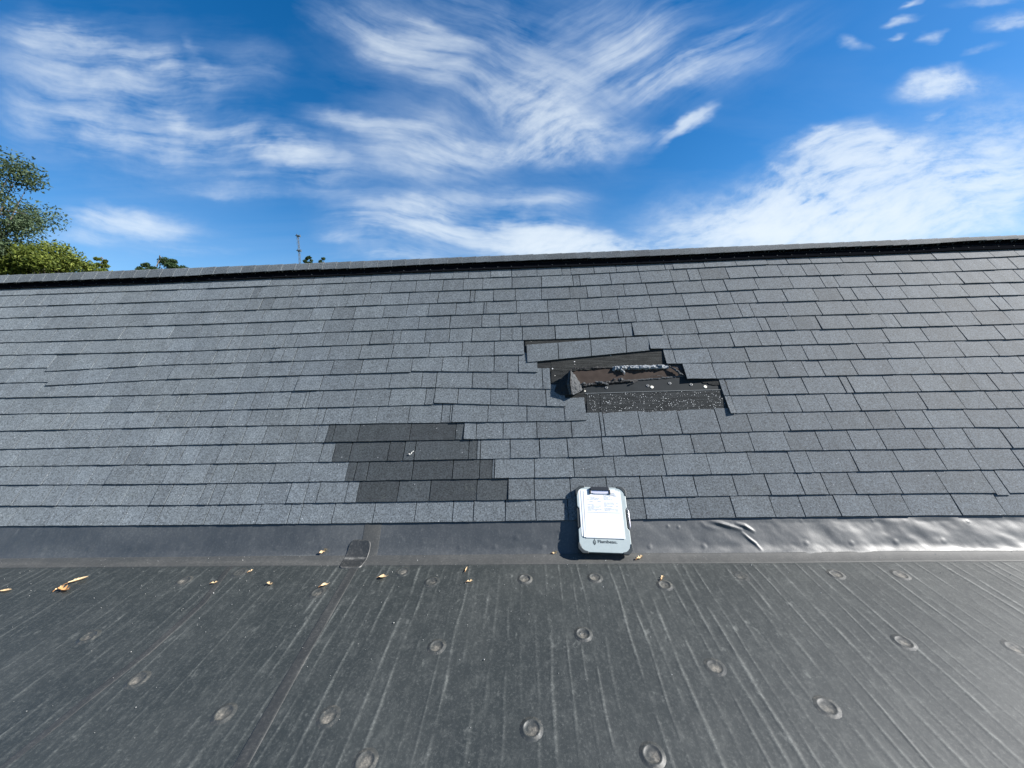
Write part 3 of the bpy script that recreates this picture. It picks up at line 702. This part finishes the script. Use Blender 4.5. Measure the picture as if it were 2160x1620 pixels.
def strip_fn(X, W):
    right = np.clip((X-.15)/1.5, 0, 1)
    h = .0022*nA(X*1.7+9, W*5)+right*(.0042*nB(X*4.5, (W+X*.35)*8)+.0030*nC(X*12, (W+X*.4)*17)+.0007*nA(X*32, (W+X*.3)*42))*np.clip((W+.03)/.05, 0, 1)
    h = h+.0007*nC(X*22, W*30)
    for pts, hh, wd in WR:
        tt = np.linspace(0, len(pts)-1, 48); acc = np.zeros_like(X)
        px_ = np.interp(tt, range(len(pts)), [p[0] for p in pts]); pw_ = np.interp(tt, range(len(pts)), [p[1] for p in pts])
        for q in range(48):
            f_ = q/47; near = np.exp(-((X-px_[q])**2+(W-pw_[q])**2)/wd**2)*hh*math.sin(math.pi*(.08+.84*f_))**.7
            acc = np.maximum(acc, near)
        h = h+acc
    for bx, bw, br, bh in BP:
        h = h+bh*np.exp(-(((X-bx)**2+(W-bw)**2)/br**2)**1.5)
    h = h*np.clip((-fu_-.004-W)/.02, 0, 1)
    edge = np.clip((W+.075)/.006, 0, 1)
    dust = .55*np.exp(-((W+.004+.006*nA(X*3, X*0))/.006)**2)*np.clip(nB(X*4, X*0)*1.4, 0, 1)
    dust = dust+.22*np.clip(nC(X*2.2, W*9), 0, 1)
    return loc(surf(X, W, h*np.clip((W+.02)/.03, .2, 1)+.0022*edge-.0015*(1-edge))), {'dust': dust}
xs = np.concatenate([np.arange(-7, -3.6, .15), np.arange(-3.6, .6, .009), np.arange(.6, 3.6, .0048), np.arange(3.6, 7.01, .15)])
ws = np.concatenate([[-.0785, -.0775, -.074], np.arange(-.07, .26, .0052)])
V, Q, A = grid_mesh(xs, ws, strip_fn)
np_mesh('flashing_strip', V, Q, M_STRIP, mem, A)
# lap band: the dull cover strip where flashing meets field sheet
def band_fn(X, W):
    top = (W > -.012).astype(float)
    e = np.clip(np.minimum(W+.0775, .0008-W)/.0012, 0, 1)
    return loc(surf(X, W+.003*nA(X*1.5, X*0+4), 0.0042*e-.001+.0006*nB(X*30, W*30))), {'dust': .04+.22*np.clip(nC(X*7, W*40), 0, 1)}
xs = np.concatenate([np.arange(-7, -3.6, .15), np.arange(-3.6, 3.6, .012), np.arange(3.6, 7.01, .15)])
ws = np.array([-.0775, -.0763, -.07, -.06, -.045, -.03, -.015, -.006, -.0004, .0008])
V, Q, A = grid_mesh(xs, ws, band_fn)
np_mesh('lap_strip', V, Q, M_BAND, mem, A)
# seams running down the low roof
def seam(name, pts, width, mat, label, th=.003, edge_dust=.6):
    P = [low_px(*p) for p in pts]
    ss = np.array([p[0] for p in P]); ww = np.array([p[1] for p in P]); o = np.argsort(ww); ss, ww = ss[o], ww[o]
    lo = ww[0]-1.5
    def f(A_, W):
        c = np.interp(W, ww, ss)+np.where(W < ww[0], (W-ww[0])*(ss[1]-ss[0])/(ww[1]-ww[0]), 0)
        x = c+A_*width
        prof = np.clip(np.minimum(A_, 1-A_)*width/.004, 0, 1)
        hb, _ = membrane_height(x, W)
        h = .6*hb+prof*(th+.0018)-.0016+.0006*nB(x*40, W*12)
        dust = edge_dust*np.exp(-(A_*width/.0035)**2)+.25*np.clip(nC(x*30, W*7), 0, 1)
        return loc(surf(x, W, h)), {'dust': dust}
    a = np.concatenate([[0, .012, .03, .05], np.linspace(.1, .9, 9), [.95, .98, 1]])
    w = np.concatenate([np.arange(lo, ww[0], .1), np.arange(ww[0], -.074, .02), [-.074]])
    V, Q, A = grid_mesh(a, w, f)
    ob = np_mesh(name, V, Q, mat, mem, A); ob['label'] = label
seam('seam_strip', [(487, 1620), (612, 1405), (690, 1275), (738, 1197)], .050, M_TAPE, 'brownish lap seam running down from the square patch', .0014, .75)
seam('seam_strip', [(10, 1606), (160, 1485), (300, 1376), (420, 1270), (470, 1205)], .036, M_TAPE, 'dark lap seam crossing the left of the low roof', .0006, .0)
# upright lap in the flashing above the patch, and a second one to the left
for (x0, wd) in ((766, .10),):
    s0 = strip_px(x0, 1130)[0]
    def f(A_, W):
        prof = np.clip(np.minimum(A_, 1-A_)*wd/.003, 0, 1)
        return loc(surf(s0+A_*wd-(W-.1)*.02, W, 0.0007*prof+.0018+.001*np.clip(W/.03, 0, 1))), {'dust': .1+.1*nC(A_*9, W*20)}
    V, Q, A = grid_mesh(np.array([0, .02, .04, .3, .6, .96, .98, 1]), np.arange(-.0, .2, .012), f)
    np_mesh('flashing_lap', V, Q, M_BAND, mem, A)
# rounded square patch draped over the fold
pc = low_px(752, 1178); ps = pc[0]
def patch_fn(A_, B_):
    # superellipse so that the corners are round
    r = (np.abs(A_)**5+np.abs(B_)**5)**(1/5); m_ = np.maximum(np.abs(A_), np.abs(B_)); k = np.where(r > 1e-6, m_/np.maximum(r, 1e-6), 1)
    a, b = A_*k, B_*k
    x = ps+a*.066+b*.003; w = -.006+b*.098
    lip = np.exp(-((m_-.93)/.04)**2)
    prof = np.clip((1-m_)/.05, 0, 1)
    dust = .85*np.exp(-((w+.022+.004*nA(x*40, x*0))/.008)**2)*np.clip(.5+nB(x*30, w*10), 0, 1)+.22*lip*np.clip(.2+nC(x*45, w*45), 0, 1)+.4*np.exp(-((b+.9)/.08)**2)*np.clip(.2+nB(x*40, w*3), 0, 1)
    return loc(surf(x, w, .0062*prof+.0008*lip-.001)), {'dust': dust}
g = np.linspace(-1, 1, 61); V, Q, A = grid_mesh(g, g, patch_fn)
ob = np_mesh('square_patch', V, Q, membrane_mat('rubber_patch', base=(.010, .0115, .012), dusty=(.20, .195, .18), rough=(.5, .65), streak=.25), mem, A); ob['label'] = 'rounded square rubber patch over the fold'
# fastener plates pressing up through the sheet
PLATES = [(388,1225,.5),(505,1208,.1),(670,1250,.8),(850,1206,.6),(911,1227,.3),(1107,1221,.8),(1255,1219,.8),(1402,1235,.35),(1563,1216,.4),(1763,1212,.4),(1899,1213,.9),(187,1342,.5),(290,1433,.8),
 (472,1504,.6),(921,1363,.9),(693,1511,.9),(770,1606,.7),(1230,1338,.7),(1508,1408,.9),(1121,1537,.8),(1376,1593,.6),(1744,1492,.35),(1906,1356,.55),(2142,1368,.6),(1800,1690,.6),(240,1690,.6)]
rp = random.Random(21)
for (x, y, du) in PLATES:
    s0, w0 = low_px(x, y); sg, rings = 30, [(0, .0012), (.0035, .0004), (.0055, .0016), (.016, .0010), (.025, .0018), (.0285, .0048), (.0315, .0058), (.0345, .0046), (.039, .0018), (.047, -.0004), (.054, -.0045)]
    off = rp.uniform(-.012, .012), rp.uniform(-.014, -.004); nz = rp.randint(0, 99); ring_k = rp.uniform(.18, .45) if x > 1450 else rp.uniform(.45, .85)
    pr = [(rad*.86, hh, 6.2832*q/sg) for rad, hh in rings for q in range(sg if rad else 1)]
    rad = np.array([p[0] for p in pr]); hh = np.array([p[1] for p in pr]); an = np.array([p[2] for p in pr])
    ds, dw = rad*np.cos(an), rad*np.sin(an)
    hb, _ = membrane_height(s0+ds, w0+dw)
    wob = nA(np.cos(an)*2+nz, np.sin(an)*2+rad*60)
    vs = loc(surf(s0+ds, w0+dw, hb+hh*ring_k*(1+.35*wob)))
    pool = np.exp(-(((ds-off[0])**2+(dw-off[1])**2)/.015**2))*(rad < .0245)
    tex = .5+.5*nB((s0+ds)*90, (w0+dw)*90)
    dd = np.clip(du*rp.uniform(.8, 1.5)*pool*(tex+.15)+.18*np.maximum(0, wob)*((rad > .033) & (rad < .040)), 0, 1)
    fs = [(0, 1+q, 1+(q+1) % sg) for q in range(sg)]
    for a in range(len(rings)-2): fs += [(1+a*sg+q, 1+(a+1)*sg+q, 1+(a+1)*sg+(q+1) % sg, 1+a*sg+(q+1) % sg) for q in range(sg)]
    m_ = MB(); m_.add(vs, fs, dust=dd); m_.build('fastener_plate', M_PLATE, mem, smooth=True)

# building below, so that the roofs stand on something
mb = MB()
yb = FOLD[1]+.25; y0 = FOLD[1]-5.3
mb.box((0, (y0+yb+2.2)/2, 1.9), (5.3, (yb+2.2-y0)/2, 1.9))
b_ = mb.build('house_wall', M_WALL); tag(b_, 'plain masonry body of the house under both roofs', 'building')

# ------------------------------------------------------------------ clipboard leaning on the eave
def world_roof_pt(x, y, n): 
    s, u = roof_px(x, y, n); return roof_w(s, u, n)
T_CB = .024
pb = world_roof_pt(1278.5, 1168, .060); pt = world_roof_pt(1266, 1026, .030)
yax = Vector(pt-pb); H_CB = yax.length; yax.normalize()
zax = Vector(E_N); xax = yax.cross(zax).normalized(); zax = xax.cross(yax)
W_CB = .286
org = Vector(pb)-zax*T_CB
CM = Matrix(((xax.x, yax.x, zax.x, org.x), (xax.y, yax.y, zax.y, org.y), (xax.z, yax.z, zax.z, org.z), (0, 0, 0, 1)))
clip_o = empty('storage_clipboard', CM)
tag(clip_o, 'light grey plastic storage clipboard with black corners leaning on the eave', 'clipboard')
M_CB = plain('pale_grey_plastic', (.30, .345, .345), .42, var=.09, sc=45)
M_RUB = plain('dark_grey_plastic', (.024, .029, .030), .45, var=.1)
M_BLK = plain('black_plastic', (.02, .022, .025), .35, var=.1)
M_MET = plain('bright_steel', (.72, .70, .76), .4, .7, var=.05)
M_INK = plain('black_ink', (.02, .03, .032), .5)
M_PRINT = plain('grey_ink', (.30, .33, .38), .6)
M_PAP = plain('white_paper', (.55, .57, .58), .7, var=.015)
w2, h2 = W_CB/2, H_CB
def outline(ins=0.0, ch=.034, notch=.011):
    w = w2-ins; b, t = ins, h2-ins
    R_ = [(w-ch, b), (w-ch*.35, b+ch*.28), (w, b+ch), (w, h2*.33), (w-notch, h2*.37), (w-notch, h2*.64), (w, h2*.68), (w, t-ch), (w-ch*.35, t-ch*.28), (w-ch, t)]
    return R_+[(-x, y) for x, y in reversed(R_)]
mb = MB(); mb.prism(outline(.002), 0, .013); mb.build('base_shell', M_RUB, clip_o, bevel=.0015)
mb = MB(); mb.prism(outline(.005, .046), .0135, T_CB); mb.build('lid', M_CB, clip_o, bevel=.002)
for sx in (-1, 1):
    for sy in (0, 1):
        ch = .036; pts = [(w2-ch-.016, -.001), (w2-ch*.6, -.001), (w2-ch*.26, ch*.26), (w2+.001, ch*.62), (w2+.001, ch+.016), (w2-.009, ch+.016), (w2-.012, ch*.95), (w2-ch*.62, ch*.60), (w2-ch*.95, .012), (w2-ch-.016, .009)]
        pts = [(sx*x, y if sy == 0 else h2-y) for x, y in pts]
        if sum(a[0]*b[1]-b[0]*a[1] for a, b in zip(pts, pts[1:]+pts[:1])) < 0: pts.reverse()
        mb = MB(); mb.prism(pts, -.0005, T_CB+.0022); bo = mb.build('corner_bumper', M_RUB, clip_o, bevel=.0015)
        mb = MB()
        for q in (-1, 0, 1):
            mb.box((sx*(w2-.001), (ch+.006+q*.0035) if sy == 0 else h2-(ch+.006+q*.0035), T_CB*.5), (.0022, .0009, T_CB*.45))
        mb.build('grip_rib', M_RUB, bo)
    mb = MB(); mb.prism([(sx*x, y) for x, y in ((w2-.011, h2*.375), (w2-.0035, h2*.355), (w2-.0035, h2*.655), (w2-.011, h2*.635))][::sx], .004, T_CB-.002)
    mb.build('side_recess', M_RUB, clip_o)
mb = MB(); mb.tube([(w2-.003, h2*.36, T_CB*.8), (w2+.002, h2*.40, T_CB*.85), (w2+.002, h2*.62, T_CB*.85), (w2-.003, h2*.66, T_CB*.8)], .0022, 8)
mb.build('latch_bar', M_MET, clip_o, smooth=True)
# clip: black plate on top, steel jaw below
kx = -.006
mb = MB(); mb.prism([(kx-.053, h2*.925), (kx+.053, h2*.925), (kx+.055, h2*.962), (kx+.048, h2*.982), (kx-.048, h2*.982), (kx-.055, h2*.962)], T_CB, T_CB+.013)
kp = mb.build('clip', M_BLK, clip_o, bevel=.002)
mb = MB(); mb.prism([(kx-.052, h2*.885), (kx-.03, h2*.874), (kx+.03, h2*.874), (kx+.052, h2*.885), (kx+.052, h2*.926), (kx-.052, h2*.926)], T_CB+.004, T_CB+.0075)
mb.build('clip_jaw', M_MET, kp, bevel=.001)
for sx in (-1, 1):
    mb = MB(); mb.prism([(kx+sx*.055-.006, h2*.872), (kx+sx*.055+.006, h2*.872), (kx+sx*.055+.006, h2*.94), (kx+sx*.055-.006, h2*.94)], T_CB+.0005, T_CB+.010); mb.build('clip_ear', M_BLK, kp, bevel=.002)
# lettering and flame mark
fc = bpy.data.curves.new('lettering', 'FONT'); fc.body = 'Flambeau.'; fc.size = .0225; fc.extrude = .0003; fc.offset = .0004; fc.align_x = 'LEFT'
fo = bpy.data.objects.new('lettering_tmp', fc); COL.objects.link(fo)
bpy.context.view_layer.update()
me = bpy.data.meshes.new_from_object(fo.evaluated_get(bpy.context.evaluated_depsgraph_get())); bpy.data.objects.remove(fo)
tw = max(v.co.x for v in me.vertices)
lt = bpy.data.objects.new('lettering', me); COL.objects.link(lt); me.materials.clear(); me.materials.append(M_INK)
lt.parent = clip_o; lt.location = (-.040, h2*.145, T_CB+.0004); lt.scale = (.105/tw, 1.0, 1.0)
fl = [(0, -.017), (.005, -.011), (.0085, -.003), (.0075, .004), (.003, .009), (.001, .017), (-.003, .009), (-.0075, .004), (-.0085, -.003), (-.005, -.011)]
inn = [(.0, -.009), (.004, -.003), (.004, .003), (.0, .006), (-.004, .003), (-.004, -.003)]
mb = MB(); lx, ly = -.056, h2*.158
mb.prism([(lx+a, ly+b) for a, b in fl], T_CB+.0001, T_CB+.0006); lg = mb.build('flame_logo', M_INK, clip_o)
mb = MB(); mb.prism([(lx+a, ly+b) for a, b in inn], T_CB+.0003, T_CB+.0009); mb.build('flame_logo_centre', M_CB, lg)
mb = MB(); mb.prism([(lx-.0015, ly-.006), (lx+.0008, ly-.006), (lx+.0008, ly-.001), (lx+.003, ly-.001), (lx+.003, ly+.001), (lx+.0008, ly+.001), (lx+.0008, ly+.003), (lx-.0015, ly+.003)], T_CB+.0005, T_CB+.0012); mb.build('flame_logo_stroke', M_INK, lg)
# three sheets of paper under the clip
PW, PH = .211, .259
for i, (dx, dy, rot, lab) in enumerate([(-.017, .009, 1.3, 'lowest white sheet showing a sliver at the left of the clipboard stack'), (-.006, .003, .7, 'middle white sheet peeking out under the printed form'), (.005, -.001, -.2, 'printed white form on top of the clipboard')]):
    nx, ny = 6, 10; vs = []; fs = []
    for b in range(ny+1):
        for a in range(nx+1):
            x, y = (a/nx-.5)*PW, b/ny*PH
            z = .0006+i*.0012+.0022*math.exp(-y/.05)*(.5+.5*math.sin(a*.5+i*1.7))
            vs.append((x, y, z))
    for b in range(ny):
        for a in range(nx): fs.append((b*(nx+1)+a, b*(nx+1)+a+1, (b+1)*(nx+1)+a+1, (b+1)*(nx+1)+a))
    m_ = MB(); m_.add(vs, fs); po = m_.build('paper_sheet', M_PAP)
    po.matrix_world = CM@Matrix.Translation((dx, h2*.925-PH+dy, T_CB))@Matrix.Rotation(R(rot), 4, 'Z')
    so = po.modifiers.new('thick', 'SOLIDIFY'); so.thickness = .0003; so.offset = -1
    tag(po, lab, 'paper', 'sheets of paper on the clipboard')
    if i == 2:
        m_ = MB(); r = random.Random(2)
        def line(x0, x1, y, hh): m_.box(((x0+x1)/2, y, .0006+i*.0012+.0006), ((x1-x0)/2, hh, .0002))
        for col in (-.085, .008):
            y = .235
            for q in range(15):
                if r.random() < .86:
                    x = col
                    while x < col+.07:
                        L = r.uniform(.006, .022)
                        if r.random() < (.75 if x < col+.035 else .4): line(x, min(x+L, col+.076), y, .0008)
                        x += L+.003
                y -= .0062
        line(-.09, .09, .137, .0006)
        for q in range(3): line(.02, .02+r.uniform(.03, .06), .248-q*.005, .0008)
        tag(m_.build('printed_lines', M_PRINT, po), kind='stuff')

# ------------------------------------------------------------------ dead leaves
M_LF = [leaf_mat('dry_tan_leaf', (.40, .28, .15), (.60, .45, .27), .15), leaf_mat('dry_brown_leaf', (.33, .16, .06), (.62, .36, .16), .12)]
def dead_leaf(px, py, size, ang, curl, kind, label, seed, lobes=3, on='low', lift=.004):
    size *= .86
    r = random.Random(seed)
    s0, w0 = low_px(px, py) if on == 'low' else strip_px(px, py)
    n = 12; vs = []; fs = []; tn = []
    ca, sa = math.cos(R(ang)), math.sin(R(ang))
    ctr = loc(surf(s0, w0, lift)); 
    ey, ez = (E_M, E_MN) if w0 < 0 else (E_U, E_N)
    for i in range(n+1):
        f = i/n; x = (f-.5)*size
        env = math.sin(math.pi*min(1, f*.93+.05))**.8*.30
        lob = .62 if lobes == 0 else (.16+.95*abs(math.sin(f*math.pi*lobes+.5))**1.6)
        wl = size*env*lob*r.uniform(.85, 1.1); wr = size*env*lob*r.uniform(.85, 1.1)
        for q, ww in ((-1, wl), (-.5, wl), (0, 0), (.5, wr), (1, wr)):
            y = q*ww; z = curl*size*((f-.5)**2*1.7)+abs(q)**1.6*ww*.75+r.uniform(-.0006, .0006)
            y2 = y*(1-.25*abs(q)); X = x*ca-y2*sa; Y = x*sa+y2*ca
            p = ctr+np.array([1, 0, 0])*X+ey*Y+ez*(z); vs.append(tuple(p)); tn.append(min(1, max(0, .5+.4*abs(q)+r.uniform(-.3, .3))))
    for i in range(n):
        for q in range(4): fs.append((i*5+q, i*5+q+1, (i+1)*5+q+1, (i+1)*5+q))
    st = ctr-np.array([1, 0, 0])*(size*.5*ca)-ey*(size*.5*sa)+ez*curl*size*.42
    e = st+(-np.array([1, 0, 0])*ca-ey*sa)*size*.25+ez*(-.2*size*curl)
    m_ = MB(); m_.add(vs, fs, tone=tn)
    root = empty('dead_leaf', Matrix.Translation(Vector(ctr+FOLD)))
    m_.v = [tuple(np.array(v)-ctr) for v in m_.v]
    bl = m_.build('leaf_blade', M_LF[kind], root, smooth=True)
    m2 = MB(); m2.tube([tuple(st-ctr), tuple((st+e)/2-ctr+ez*.001), tuple(e-ctr)], .0011, 5, tone=.3); m2.build('leaf_stem', M_LF[1], root)
    tag(root, label, 'leaf', 'dead leaves on the low roof')
dead_leaf(14, 1248, .06, 12, .25, 0, 'pale curled dead leaf at the far left edge of the low roof', 1, 0)
dead_leaf(138, 1246, .085, -8, .35, 1, 'largest brown lobed dead leaf lying on the left of the low roof', 2, 3)
dead_leaf(128, 1243, .045, 80, .5, 0, 'small pale folded leaf stuck across the large brown leaf', 22, 2)
dead_leaf(166, 1226, .085, 42, .2, 0, 'long narrow tan leaf pointing up right behind the brown leaf', 3, 0)
dead_leaf(454, 1231, .035, 25, .5, 0, 'small lobed tan leaf left of the dark lap seam', 4, 2)
dead_leaf(530, 1206, .028, 60, .5, 0, 'tiny pale leaf near the faint fastener plate below the lap', 5, 2)
dead_leaf(571, 1234, .045, -12, .45, 0, 'curled tan leaf with an orange edge, alone between seams', 6, 2)
dead_leaf(687, 1236, .05, 35, .45, 0, 'forked tan leaf leaning over a fastener plate', 7, 1)
dead_leaf(686, 1163, .055, 25, .55, 0, 'star-shaped tan leaf on the fold left of the square patch', 8, 2, 'strip', .006)
dead_leaf(810, 1219, .055, 15, .4, 0, 'tan leaf with a bent tip right of the brown seam', 9, 1)
dead_leaf(984, 1203, .036, 80, .5, 0, 'upright folded orange leaf, upper of a close pair', 10, 0)
dead_leaf(992, 1228, .036, 20, .4, 0, 'three-cornered yellow leaf, lower of a close pair', 11, 2)
dead_leaf(1171, 1169, .036, 10, .6, 0, 'small curled leaf on the lap left of the clipboard', 12, 2)
dead_leaf(1350, 1179, .055, 35, .5, 0, 'many-armed tan leaf just right of the clipboard', 13, 3)
dead_leaf(1397, 1221, .040, 55, .5, 0, 'yellow leaf standing beside a ringed fastener plate', 14, 2)
# white broken twig lying on the dark replaced shingles
root_s, root_u = roof_px(868, 955, .012)
tw_o = empty('broken_twig', Matrix.Translation(Vector(roof_w(root_s, root_u, .008)))@Matrix.Rotation(TH, 4, 'X'))
tag(tw_o, 'tiny white forked twig on the dark replacement shingles', 'twig')
M_TW = plain('bleached_twig', (.7, .68, .62), .6)
mb = MB(); mb.tube([(-.010, -.012, .003), (-.002, -.006, .005), (.004, .004, .004), (.012, .012, .005)], .0022, 6); mb.build('stem', M_TW, tw_o)
mb = MB(); mb.tube([(.004, .004, .004), (.012, .006, .007)], .0018, 5); mb.tube([(-.010, -.012, .003), (-.016, -.006, .003)], .003, 5); mb.build('fork', M_TW, tw_o)

# ------------------------------------------------------------------ trees and mast beyond the ridge
M_BARK = plain('tree_bark', (.09, .075, .06), .9, var=.3, sc=8)
def place(px, py, dist):
    d = px_dir(px, py); return CAM+d*dist
def tree(name, label, px, py, dist, rx, rz, nleaf, lsize, mat, seed, clumps=26, gap=.0, group=None, low=0.0):
    """px, py: centre of the crown in the photograph; rx, rz radii in metres"""
    c = place(px, py, dist); r = random.Random(seed); rs = np.random.RandomState(seed)
    root = empty(name, Matrix.Translation((c[0], c[1], 0)))
    tag(root, label, 'tree', group)
    zc = c[2]
    mb = MB(); base = max(.10, rx*.09)
    tr = [(0, 0, 0), (r.uniform(-.1, .1), r.uniform(-.1, .1), zc*.45), (r.uniform(-.2, .2), r.uniform(-.2, .2), zc), (0, 0, zc+rz*.2)]
    mb.tube(tr, [base, base*.75, base*.45, base*.12], 8)
    cl = []
    for i in range(clumps):
        while True:
            v = rs.uniform(-1, 1, 3)
            if .15 < v@v < 1: break
        v = v*(.55+.4*rs.rand())/max(.55, np.linalg.norm(v)) if rs.rand() < .75 else v
        p = np.array([v[0]*rx, v[1]*rx, zc+v[2]*rz]); cl.append((p, rs.uniform(.20, .40)*min(rx, rz)*(.85 if clumps > 50 else 1.0)))
        st = Vector(tr[1]).lerp(Vector(tr[2]), r.uniform(.3, 1.15)); mid = st.lerp(Vector(p), .55)+Vector((0, 0, -.06*rx))
        mb.tube([st, mid, mid.lerp(Vector(p), .8)], [base*.30, base*.14, base*.03], 5)
    mb.build('trunk', M_BARK, root)
    per = nleaf//clumps; C = []; N = []
    for p, rad in cl:
        q = rs.normal(0, .5, (per, 3)); q /= np.maximum(1, np.linalg.norm(q, axis=1, keepdims=True)/1.15)
        C.append(p+q*rad*np.array([1.15, 1.15, .8]))
    C = np.concatenate(C); n = len(C)
    a = rs.normal(0, 1, (n, 3)); a /= np.linalg.norm(a, axis=1, keepdims=True)
    b = np.cross(a, rs.normal(0, 1, (n, 3))); b /= np.linalg.norm(b, axis=1, keepdims=True)
    L = lsize*rs.uniform(.6, 1.25, (n, 1)); Wd = L*.42
    V = np.stack([C-a*L*.5, C+b*Wd*.5-a*L*.05, C+a*L*.5, C-b*Wd*.5-a*L*.05], 1).reshape(-1, 3)
    Q = np.arange(n*4).reshape(-1, 4)
    tone = np.repeat(np.clip(rs.normal(.5, .28, n), 0, 1), 4)
    np_mesh('crown', V, Q, mat, root, {'tone': tone}, smooth=False)
M_T1 = leaf_mat('grey_green_leaf', (.024, .042, .020), (.085, .12, .065), .3)
M_T2 = leaf_mat('yellow_green_leaf', (.028, .05, .012), (.17, .20, .04), .35)
M_T3 = leaf_mat('dark_green_leaf', (.020, .040, .018), (.048, .08, .030), .3)
G = 'trees beyond the ridge'
tree('tall_tree', 'tall grey-green tree with open crown at the left edge', -86, 428, 15, 2.85, 2.3, 27000, .14, M_T1, 3, 64, group=G)
tree('broadleaf_tree', 'yellow-green bushy tree at the left edge below the tall tree', 18, 572, 17, 1.45, 1.25, 16000, .14, M_T2, 5, 30, group=G)
tree('broadleaf_tree', 'rounded yellow-green tree, second from the left edge', 98, 570, 16, 1.15, 1.10, 13000, .13, M_T2, 6, 26, group=G)
tree('broadleaf_tree', 'lower yellow-green tree sloping down to the ridge', 158, 586, 17, .95, .95, 9000, .13, M_T2, 8, 20, group=G)
tree('slim_tree', 'small pointed bright green treetop standing apart left of the dark treetop', 214, 558, 18, .22, .62, 2600, .12, M_T2, 9, 12, group=G)
tree('broadleaf_tree', 'dark green treetop peeking over the ridge, left of the mast', 342, 570, 30, 1.5, 1.0, 12000, .17, M_T3, 10, 22, group=G)
tree('broadleaf_tree', 'small dark tip peeking over the ridge left of the rounded dark treetop', 308, 570, 31, .42, .60, 4000, .16, M_T3, 12, 12, group=G)
tree('broadleaf_tree', 'tiny treetop just right of the mast', 653, 552, 45, .5, .75, 2500, .2, M_T3, 13, 9, group=G)
tree('broadleaf_tree', 'tiny treetop farthest right over the ridge', 681, 552, 46, .42, .7, 2200, .2, M_T3, 14, 8, group=G)
# lattice mast far away
mp = place(633, 560, 160); mtop = place(628.5, 499, 160)[2]; mmid = place(631.5, 529.5, 160)[2]
mast = empty('lattice_mast', Matrix.Translation((mp[0], mp[1], 0)))
tag(mast, 'thin distant lattice mast with two antenna platforms behind the ridge', 'mast')
M_MAST = plain('grey_steel', (.06, .08, .10), .7)
mb = MB(); w0, w1 = .9, .28
for k in range(3):
    a = k*2.0944; mb.tube([(w0*math.cos(a), w0*math.sin(a), 0), (w1*math.cos(a), w1*math.sin(a), mtop)], .085, 5)
nz = 34
for i in range(nz):
    z0, z1 = mtop*i/nz, mtop*(i+1)/nz
    for k in range(3):
        a, b = k*2.0944, (k+1)*2.0944; ra, rb = w0+(w1-w0)*i/nz, w0+(w1-w0)*(i+1)/nz
        mb.tube([(ra*math.cos(a), ra*math.sin(a), z0), (rb*math.cos(b), rb*math.sin(b), z1)], .035, 4)
mb.build('lattice', M_MAST, mast)
for zz in (mtop, mmid):
    mb = MB(); mb.box((0, 0, zz), (.75, .75, .10)); pl_ = mb.build('platform', M_MAST, mast)
    for k in range(3):
        a = k*2.0944+.4; mb = MB(); mb.box((.72*math.cos(a), .72*math.sin(a), zz+.05), (.12, .12, .5)); mb.build('antenna', M_MAST, pl_)
mb = MB(); mb.tube([(-.75, 0, mtop), (-.75, 0, mtop-4)], .04, 4); mb.build('whip_antenna', M_MAST, mast)

# pale grit washed off the shingles: nobody could count it
rg = random.Random(77); mb = MB()
for i in range(620):
    if i < 430: s0, w0 = rg.uniform(-3.2, 3.2), -abs(rg.gauss(0, .45))-.004
    else: s0, w0 = rg.uniform(-3.2, 3.2), -abs(rg.gauss(0, .03))-.002
    if w0 < -1.3: continue
    p = surf(s0, w0, .0025 if w0 > -.08 else .0015); r_ = rg.uniform(.0008, .0019) if rg.random() < .93 else rg.uniform(.002, .0034)
    vs = [p+np.array(d)*r_*rg.uniform(.7, 1.3) for d in ((1, 0, 0), (-1, 0, 0), (0, 1, 0), (0, -1, 0), (0, 0, 1), (0, 0, -1))]
    mb.add(vs, [(0, 2, 4), (2, 1, 4), (1, 3, 4), (3, 0, 4), (2, 0, 5), (1, 2, 5), (3, 1, 5), (0, 3, 5)])
tag(mb.build('roof_grit', plain('pale_grit', (.30, .30, .29), .8, var=.5, sc=200)), 'pale grit scattered over the rubber low roof', 'grit', kind='stuff')
